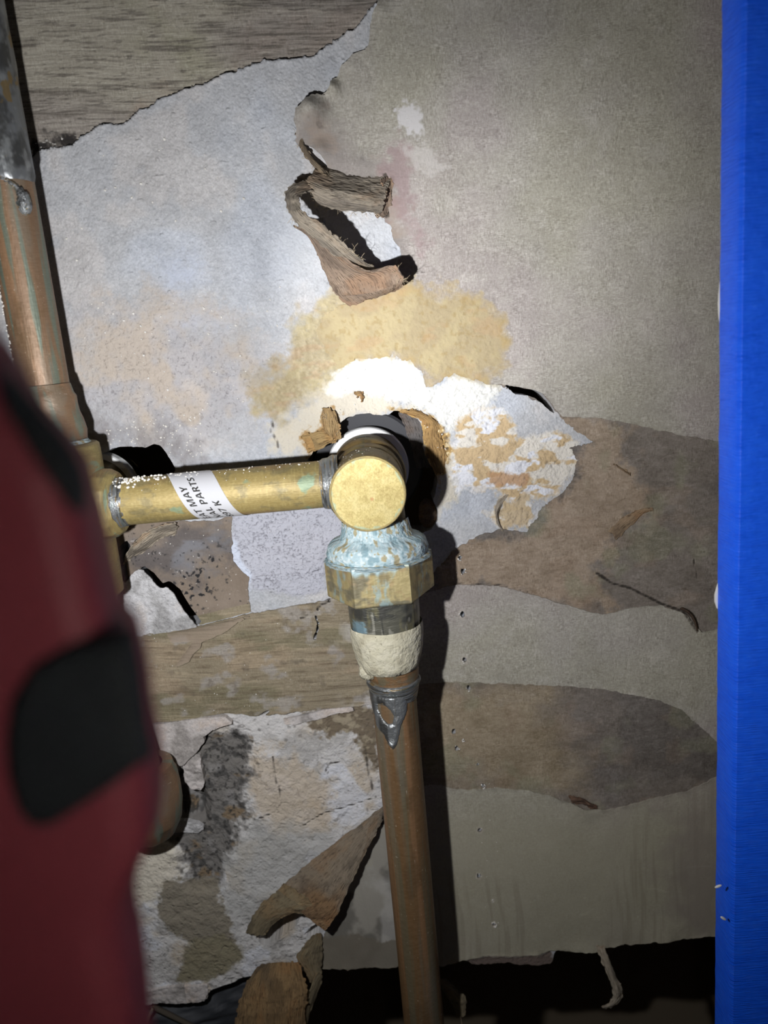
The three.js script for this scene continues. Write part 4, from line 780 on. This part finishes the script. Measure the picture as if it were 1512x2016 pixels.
part('sheet', bent(['506,1902,5 532,1894,8 560,1892,9 586,1894,9', '488,1930,9 522,1926,13 560,1924,14 602,1932,13', '474,1965,12 516,1962,16 560,1960,17 606,1962,15', '466,1995,13 515,1995,18 560,1995,19 602,1990,16', '455,2044,14 510,2050,19 560,2050,20 598,2044,17'], { nu: 44, nv: 44, wrinkle: 0.45, ragged: 0.8, seed: 9, tint: (u, v) => { const k = sst(0.1, 0.35, 0.5 - u + 0.3 * vn(u * 6, v * 6, 661)) * sst(0.6, 0.2, v); return [1 - 0.35 * k, 1 - 0.3 * k, 1 - 0.2 * k]; } }), fibre(0xb89c74, { vertexColors: true }), f6);
part('folded_corner', bent(['626,1916,7 632,1920,6 636,1924,5', '612,1944,10 620,1950,9 626,1954,7', '600,1978,14 608,1984,12 612,1988,10', '596,2014,16 602,2018,14 606,2020,12'], { nu: 10, nv: 24, wrinkle: 0.4, seed: 10 }), F.olive, f6);
const f7 = flap('long twisted paper tatter dangling below the hem near the blue tape');
part('sheet', bent(['1172,1862,1 1180,1862,1.8 1190,1862,1.2', '1184,1890,3 1192,1890,4.6 1200,1888,3.6', '1196,1920,5 1204,1920,6.8 1212,1918,5.4', '1205,1948,6 1214,1948,7.6 1223,1944,6', '1204,1966,7 1214,1968,8.2 1224,1964,7', '1194,1976,7.4 1200,1980,8 1206,1982,7.4', '1183,1981,8 1186,1983,8.2 1189,1984,8'], { nu: 10, nv: 50, wrinkle: 0.6, ragged: 0.5, seed: 11 }), F.pale, f7);
const f8 = flap('small tan paper scrap hanging right of the pipe below the board');
part('sheet', bent(['858,1930,0 868,1926,0 880,1928,0', '880,1962,2 892,1956,3 906,1952,2.4', '894,1986,4 905,1978,5 917,1966,4.4', '900,2004,5 908,2002,5.6 916,1998,5'], { nu: 12, nv: 24, wrinkle: 0.4, ragged: 0.4, seed: 12 }), F.olive, f8);
part('thread', new THREE.TubeGeometry(new THREE.CatmullRomCurve3([at(906, 2000, 0.0055), at(909, 2016, 0.006), at(907, 2040, 0.006)]), 10, 0.0003, 6), M.hair, f8);
const f9 = flap('chalky paper scrap curling out under the cross tube beside the left valve body');
part('sheet', bent(['348,1030,4 348,1040,2.4 346,1052,1', '318,1036,6 316,1050,4 312,1062,1.4', '284,1050,7 286,1068,5 284,1086,1.4', '262,1072,6 262,1084,4.4 262,1098,1.4', '244,1102,3 244,1105,2.6 245,1109,2'], { nu: 14, nv: 40, wrinkle: 0.9, ragged: 0.6, seed: 13 }), F.pale, f9);
const f10 = flap('frayed ochre paper shred at the upper left rim of the main hole');
part('sheet', bent(['634,806,1 648,806,2.4 662,812,2', '632,824,1.4 648,824,4 666,828,3', '636,842,1.6 650,846,4.4 670,848,2.4', '646,860,1.2 656,864,2.4 668,864,1'], { nu: 20, nv: 24, wrinkle: 1.0, ragged: 0.8, seed: 14 }), fibre(0xe0c494), f10);
part('loose_fibres', hairs('636,812,3 650,830,4 668,850,3', 26, 41, 2.4), M.hair, f10).userData.kind = 'stuff';
const f11 = flap('flat ochre paper shred between the hole and the cross tube, pointing left');
part('sheet', bent(['592,858,1 600,872,1 606,892,1.2', '612,852,1.4 620,868,2.6 626,886,2', '634,848,1.6 642,862,3 648,874,2', '652,856,1.2 658,862,1.6 662,870,1.2'], { nu: 20, nv: 24, wrinkle: 0.7, ragged: 0.7, seed: 15 }), fibre(0xe2c690), f11);
const f12 = flap('tiny curled ochre paper ring above the main hole');
part('sheet', bent(['698,774,0.8 702,778,1.6 704,783,1.2', '706,770,0.9 708,775,2.2 708,780,1.4', '713,773,0.9 713,779,2 711,784,1.2', '715,783,0.7 713,787,1.3 711,790,0.8'], { nu: 16, nv: 24, wrinkle: 0.8, ragged: 0.5, seed: 16 }), fibre(0xd4b88c), f12);
const f13 = flap('stiff ochre paper ledge along the right rim of the main hole');
part('sheet', bent(['786,812,0.2 800,806,0.8 818,806,0.4', '832,828,0.1 844,826,0.9 858,828,0.3', '834,862,-0.2 850,860,0.9 870,862,0.3', '842,898,-0.2 858,896,0.9 878,898,0.3', '858,934,0.1 866,932,0.7 874,930,0.3'], { nu: 24, nv: 50, wrinkle: 0.9, ragged: 0.7, seed: 17 }), fibre(0xe0bc82), f13);
const f14 = flap('reddish brown curl of torn ply on the lower edge of the brown lens-shaped patch');
part('sheet', bent(['1118,1566,1 1124,1574,2 1128,1582,1', '1142,1570,1.2 1146,1576,3 1148,1584,1.4', '1162,1580,1.2 1164,1586,2.6 1162,1592,1.2', '1176,1586,0.8 1176,1590,1.4 1174,1594,0.8'], { nu: 14, nv: 24, wrinkle: 0.7, ragged: 0.5, seed: 18 }), fibre(0x9c8070), f14);
const f15 = flap('thin dark fibre curl at the end of the crack near the blue tape');
part('sheet', bent(['1338,1200,0.8 1340,1197,1.4 1342,1195,0.9', '1354,1208,1.2 1357,1206,2.2 1359,1204,1.4', '1365,1224,1.4 1368,1222,2.6 1370,1221,1.6', '1372,1243,1 1373,1243,1.6 1374,1242,1.2'], { nu: 6, nv: 24, wrinkle: 0.2, ragged: 0.1, seed: 19 }), fibre(0x6a5c50), f15);
const f16 = flap('pale peeled sliver curving down through the tan bare plaster right of the hole');
part('sheet', bent(['1000,974,0.3 990,978,0.5 980,984,0.3', '988,994,0.4 980,998,1.2 974,1002,0.4', '981,1012,0.4 978,1014,1.8 975,1014,0.5', '984,1030,0.5 982,1032,1.8 979,1032,0.5', '992,1045,0.4 990,1046,1 988,1045,0.5'], { nu: 8, nv: 30, wrinkle: 0.3, ragged: 0.2, seed: 20 }), F.pale, f16);
// ochre splinters left on the torn ply, right of the tan plaster
for (const [n, rows, label] of [[21, ['1196,1046,0.6 1206,1052,0.9 1214,1062,0.6', '1228,1018,0.6 1236,1026,1.1 1242,1034,0.6', '1260,1002,0.6 1264,1008,1.1 1266,1014,0.6', '1286,999,0.6 1286,1002,0.8 1284,1006,0.6'], 'ragged brown ply tongue pointing right toward the blue tape'], [22, ['1208,912,0.6 1212,916,0.9 1216,920,0.6', '1226,923,0.6 1228,927,1.2 1230,930,0.6', '1240,932,0.6 1241,934,0.8 1240,936,0.6'], 'small brown ply splinter above the ragged tongue']])
  part('sheet', bent(rows, { nu: 14, nv: 24, wrinkle: 0.5, ragged: 0.4, seed: n }), fibre(0xc4ae94), flap(label));
const f17 = flap('grey stiff paper lining the upper right inside of the main hole');
part('sheet', bent(['784,812,-1.2 806,818,-2 826,827,-1.2', '800,848,-5 818,850,-5 833,852,-2', '812,888,-8 826,890,-7 837,888,-3', '820,920,-10 834,922,-8 848,922,-4'], { nu: 16, nv: 24, wrinkle: 0.6, ragged: 0.4, seed: 25 }), fibre(0x8e8e94), f17);
// lump inside the hole
{
  const g = new THREE.IcosahedronGeometry(0.0042, 5), P = g.attributes.position;
  for (let i = 0; i < P.count; i++) { const x = P.getX(i), y = P.getY(i), z = P.getZ(i), k = 1 + 0.22 * fbm(x * 420, y * 420 + z * 300, 620, 3); P.setXYZ(i, x * k * 0.85, y * k * 1.35, z * k * 0.8); }
  g.computeVertexNormals();
  const v = at(841, 1012, -0.0035);
  tag(part('plaster_lump', g.translate(v.x, v.y, v.z), fibre(0xb8a088)), 'pinkish brown lump of crumbling plaster at the lower right of the hole', 'plaster lump');
}
// dark membrane and splinters behind the bottom left edge
const memb = thing('torn_membrane', 'black crumpled building paper showing below the bottom left edge of the board', 'building paper');
part('sheet', bent(['130,1955,-14 260,1950,-13 380,1940,-13 470,1915,-13 560,1910,-14', '130,1990,-12 260,1985,-9 380,1985,-8 470,1960,-9 560,1950,-12', '130,2030,-10 260,2030,-6 380,2030,-5 470,2020,-8 560,2010,-13', '130,2090,-10 260,2090,-8 380,2090,-8 470,2090,-12 560,2090,-16'], { nu: 40, nv: 30, wrinkle: 1.6, seed: 24 }), plain(0x34363a, 0.55, { side: THREE.DoubleSide }), memb);
const stick = (label, a, b, r, col) => { const g = turned([[0, 0], [r, 0.2], [r * 1.1, 12], [r * 0.9, 26], [r * 0.7, 39.8], [0, 40]], 10, wob(630 + r * 10, 0.3, 0.4, 2)), d = b.clone().sub(a); g.scale(1, d.length() / 0.04, 1); const m = part('splinter', g, plain(col, 0.9)); m.position.copy(a); m.quaternion.setFromUnitVectors(new THREE.Vector3(0, 1, 0), d.normalize()); tag(m, label, 'splinter'); };
stick('dark diagonal wood splinter across the black building paper', at(290, 1976, -0.003), at(420, 2040, -0.001), 1.1, 0x4a4238);
stick('pale short splinter leaning below the board at bottom left', at(278, 2030, -0.002), at(300, 1986, 0.001), 0.8, 0x9a927e);
// ---------------------------------------------------------------- crumbs of plaster
{
  const shape = (k) => { const g = new THREE.IcosahedronGeometry(1, 1), P = g.attributes.position; for (let i = 0; i < P.count; i++) { const x = P.getX(i), y = P.getY(i), z = P.getZ(i), q = 1 + 0.35 * vn(x * 1.3 + k * 7, y * 1.3 + z * 1.1, 640); P.setXYZ(i, x * q, y * q * 0.8, z * q); } g.computeVertexNormals(); return g; };
  const white = plain(0xe2ded6, 0.9);
  const scatter = (label, list, seed) => {
    seedState = seed;
    const all = [];
    for (const [n, fn, s0, s1] of list) for (let i = 0; i < n; i++) { const v = fn(); if (v) all.push([v, rr(s0, s1) / 1000]); }
    const m = lit(new THREE.InstancedMesh(shape(seed), white, all.length)), q = new THREE.Object3D();
    all.forEach(([v, s], i) => { q.position.copy(v); q.rotation.set(rr(0, 6), rr(0, 6), rr(0, 6)); q.scale.setScalar(s); q.updateMatrix(); m.setMatrixAt(i, q.matrix); });
    m.name = numbered('plaster_crumbs'); scene.add(m);
    tag(m, label, 'plaster crumbs', undefined, 'stuff');
  };
  const tubeTop = (x0, x1, spread) => () => { const x = rr(x0, x1), a = Math.PI / 2 - Math.abs(rr(-spread, spread)), r = 8.0; return new THREE.Vector3(x / 1000, (AY + 1.6 + r * Math.sin(a)) / 1000, (TZ + r * Math.cos(a)) / 1000); };
  scatter('white plaster crumbs lying along the top of the brass cross tube', [[70, tubeTop(-88, -60, 0.5), 0.18, 0.5], [26, tubeTop(-60, -20, 0.5), 0.08, 0.3], [40, tubeTop(-86, -20, 1.2), 0.06, 0.16], [26, tubeTop(-90, -80, 0.8), 0.3, 0.6]], 51);
  const stemTop = (z0, z1, r) => () => { const a = rr(-0.85, 0.85), z = rr(z0, z1); return new THREE.Vector3((AX + r * Math.sin(a)) / 1000, (AY + r * Math.cos(a)) / 1000, z / 1000); };
  scatter('fine plaster dust on the upper side of the round end cap', [[50, stemTop(27, 46, 12.1), 0.06, 0.2], [24, stemTop(4, 9, 12.8), 0.08, 0.24]], 52);
  const onWall = (s, h) => { const R = reg(s, 0), xs = R.p.map((p) => p[0]), ys = R.p.map((p) => p[1]), x0 = Math.min(...xs), x1 = Math.max(...xs), y0 = Math.min(...ys), y1 = Math.max(...ys); return () => { for (let i = 0; i < 30; i++) { const x = rr(x0, x1), y = rr(y0, y1); if (R.raw(x, y) < 0 && opened(x, y) < -0.2) return new THREE.Vector3(x / 1000, y / 1000, (coreTop(x, y) + h) / 1000); } return null; }; };
  scatter('chalky crumbs stuck to the wall around both holes', [
    [90, onWall('190,850 260,830 400,800 400,900 340,900 300,870 210,880', 0.1), 0.12, 0.4], [60, onWall('560,860 700,790 850,790 900,880 900,990 870,960 860,860 800,805 690,815', 0.2), 0.1, 0.3],
    [120, onWall('330,1450 490,1440 500,1660 380,1750 330,1650', -0.6), 0.1, 0.4], [60, onWall('150,600 560,560 560,780 200,830', 0.15), 0.15, 0.5], [26, onWall('120,280 500,260 560,420 130,520', 0.1), 0.15, 0.55]], 53);
  scatter('white specks on the brown paper band and moulded ply', [[40, onWall('250,1260 690,1180 720,1380 280,1410', 1.7), 0.1, 0.26], [24, onWall('250,1050 450,1040 480,1190 400,1220 290,1110', 0.8), 0.1, 0.3], [22, onWall('880,1080 960,1080 990,1830 930,1830', 1.1), 0.1, 0.22], [56, () => { const h = HOLES[Math.floor(rr(0, HOLES.length))], a = rr(0, 6.3), r = h[2] * rr(1.3, 1.9); return new THREE.Vector3((h[0] + Math.cos(a) * r * 0.8) / 1000, (h[1] + Math.sin(a) * r) / 1000, 0.0011); }, 0.18, 0.42]], 54);
  const leftEdge = () => { const y = rr(-22, 42), a = -1.05 + rr(-0.25, 0.2); return new THREE.Vector3((LX + 8.1 * Math.sin(a)) / 1000, y / 1000, (LZ + 8.1 * Math.cos(a)) / 1000); };
  scatter('bright gritty crumbs down the left side of the streaked copper pipe', [[130, leftEdge, 0.12, 0.42]], 55);
}

// ---------------------------------------------------------------- near wall with its cut edge masked in blue tape (right)
const paint = plain(0xe6e4de, 0.7);
{
  const E0 = 0.0992, g = new RoundedBoxGeometry(0.16, 0.62, 0.0122, 4, 0.0012);
  const o = structure('wall_front_edge', g, paint, scene, 'painted plaster board of the room side, beside the opening'); o.position.set(E0 + 0.00025 + 0.08, -0.1, 0.0691);
  const s = new THREE.Shape(), r = 0.0016, t = 0.0002, z0 = 0.0634, z1 = 0.0754, x0 = E0, x1 = 0.147;
  s.moveTo(x0, z0); s.lineTo(x0, z1 - r); s.absarc(x0 + r, z1 - r, r, Math.PI, Math.PI / 2, true); s.lineTo(x1, z1); s.lineTo(x1, z1 - t); s.lineTo(x0 + r, z1 - t); s.absarc(x0 + r, z1 - r, r - t, Math.PI / 2, Math.PI, false); s.lineTo(x0 + t, z0);
  const tg = new THREE.ExtrudeGeometry(s, { depth: 0.56, bevelEnabled: false, curveSegments: 10, steps: 140 });
  tg.rotateX(Math.PI / 2);                                  // (x, z, depth) to (x, -depth, z)
  tg.translate(0, 0.18, 0);
  const P = tg.attributes.position, U = tg.attributes.uv;
  for (let i = 0; i < P.count; i++) {
    const x = P.getX(i), y = P.getY(i), z = P.getZ(i), edge = z < 0.0640 ? 1 : 0;
    U.setXY(i, (x - E0 + (z1 - z)) * 20, y * 20);
    P.setX(i, x + (edge ? 0.00012 * vn(y * 300, 0, 650) : 0)); P.setZ(i, z + 0.00012 * vn(y * 160, x * 60, 651));
  }
  const tape = toCreasedNormals(tg, 0.7);
  const tint = makeTexture(512, 1024, (u, v, c) => { const a = vn(u * 60, v * 420, 652), b = fbm(u * 14, v * 20, 653, 3); c[0] = 24; c[1] = 100; c[2] = 252; add(c, b * 10 + a * 3); mix(c, 120, 150, 236, sst(0.8, 0.95, vn(u * 70, v * 90, 654)) * 0.12); });
  const crepe = makeTexture(512, 1024, (u, v, c) => { const w = vn(u * 9, v * 330, 655) * 50 + vn(u * 26, v * 500, 656) * 34 + vn(u * 60, v * 60, 657) * 16; c[0] = c[1] = c[2] = 128 + w; }, false);
  for (const q of [tint, crepe]) q.wrapS = q.wrapT = THREE.RepeatWrapping;
  tag(part('painters_tape', tape, std({ map: tint, bumpMap: crepe, bumpScale: 0.0003, roughness: 0.42 })), 'bright blue masking tape wrapped round the cut edge on the right', 'tape');
  const sliver = (label, s2, w) => {
    const p = pts(s2).map(([x, y]) => at(x, y, 0.0631)), sh = new THREE.Shape(p.map((v) => new THREE.Vector2(v.x, v.y)));
    const sg = new THREE.ExtrudeGeometry(sh, { depth: 0.0009, bevelEnabled: true, bevelSize: 0.00012, bevelThickness: 0.00012, bevelSegments: 2 });
    tag(part('paint_sliver', sg.translate(0, 0, 0.0624), paint), label, 'paint sliver');
  };
  sliver('long white paint sliver at the upper left edge of the blue tape', '1426,540 1428,700 1422,644 1419,634 1417,620 1416,600 1417,580 1419,560 1421,550');
  sliver('short white paint sliver lower down the edge of the blue tape', '1420,1136 1420,1204 1413,1198 1409,1186 1409,1172 1412,1160 1416,1148');
  for (const [x, y, n] of [[1414, 1745, 0], [1424, 1808, 1]]) {
    const v = at(x, y, 0.0757), cg = new THREE.IcosahedronGeometry(0.0009, 2).scale(1.3, 0.5, 0.4);
    const m = part('paint_chip', cg, paint); m.position.copy(v); m.rotation.z = 0.3 - n;
    tag(m, n ? 'tiny white paint chip on the lower part of the blue tape' : 'white paint chip at the left edge of the blue tape near the bottom', 'paint chip');
  }
}

// ---------------------------------------------------------------- torch held close to the camera (out of focus)
{
  const t = thing('torch', 'blurred red hand torch with black rubber pads held close in front on the left', 'torch');
  const outline = (s, z) => new THREE.Shape(pts(s).map(([x, y]) => { const v = at(x, y, z); return new THREE.Vector2(v.x, v.y); }));
  const solid = (s, z, depth, bevel) => new THREE.ExtrudeGeometry(outline(s, z - bevel), { depth, bevelEnabled: true, bevelThickness: bevel, bevelSize: bevel, bevelOffset: -bevel, bevelSegments: 6, curveSegments: 6 }).translate(0, 0, z - depth - bevel);
  const red = std({ color: 0x964450, roughness: 0.6 }), black = std({ color: 0x20262b, roughness: 0.8 });
  part('body', solid('-1100,560 -700,470 -200,540 -60,630 0,720 44,800 84,842 124,888 146,922 154,960 172,1017 186,1086 200,1155 216,1215 246,1250 266,1327 277,1418 293,1495 300,1560 301,1610 295,1659 270,1713 250,1759 241,1804 247,1850 257,1895 266,1963 276,2060 300,2300 -1100,2300', 0.2215, 0.004, 0.0035), red, t);
  part('bezel', solid('10,745 50,800 90,842 128,886 150,922 160,962 158,1010 136,995 96,940 56,880 26,815', 0.2222, 0.0012, 0.0012), black, t, 'black bezel near the head');
  part('grip_pad', solid('254,1248 272,1340 281,1430 296,1494 272,1506 222,1545 160,1586 110,1618 70,1622 40,1590 20,1520 16,1450 27,1372 68,1304 136,1266 200,1252', 0.2228, 0.0012, 0.0015), black, t, 'black rubber grip pad');
  const head = part('head', new THREE.CylinderGeometry(0.0105, 0.0115, 0.0045, 40).rotateX(Math.PI / 2).translate(TORCH.x, TORCH.y, TORCH.z + 0.0046), black, t);
  const lens = part('lens', new THREE.CylinderGeometry(0.0075, 0.0075, 0.003, 40).rotateX(Math.PI / 2), std({ color: 0xffffff, emissive: 0xfff8ee, emissiveIntensity: 1.4, roughness: 0.3 }), head, 'glowing lens facing the wall');
  lens.position.set(TORCH.x, TORCH.y, TORCH.z + 0.0022); 
}
// the phone that takes the picture, behind its own lens
{
  const p = thing('phone', 'dark phone taking the picture with its small lamp on', 'phone');
  const b = part('body', new RoundedBoxGeometry(0.072, 0.146, 0.007, 4, 0.003), plain(0x16171a, 0.4), p);
  b.quaternion.copy(camera.quaternion); b.position.copy(camera.position).addScaledVector(CZ, 0.0058).addScaledVector(CY, -0.045);
  const led = part('lamp', new THREE.CylinderGeometry(0.003, 0.003, 0.0006, 24).rotateX(Math.PI / 2), std({ color: 0xffffff, emissive: 0xfff6ea, emissiveIntensity: 0.3 }), p);
  led.quaternion.copy(camera.quaternion); led.position.copy(PHONE_LED).addScaledVector(CZ, 0.0012);
}
renderer.render(scene, camera);
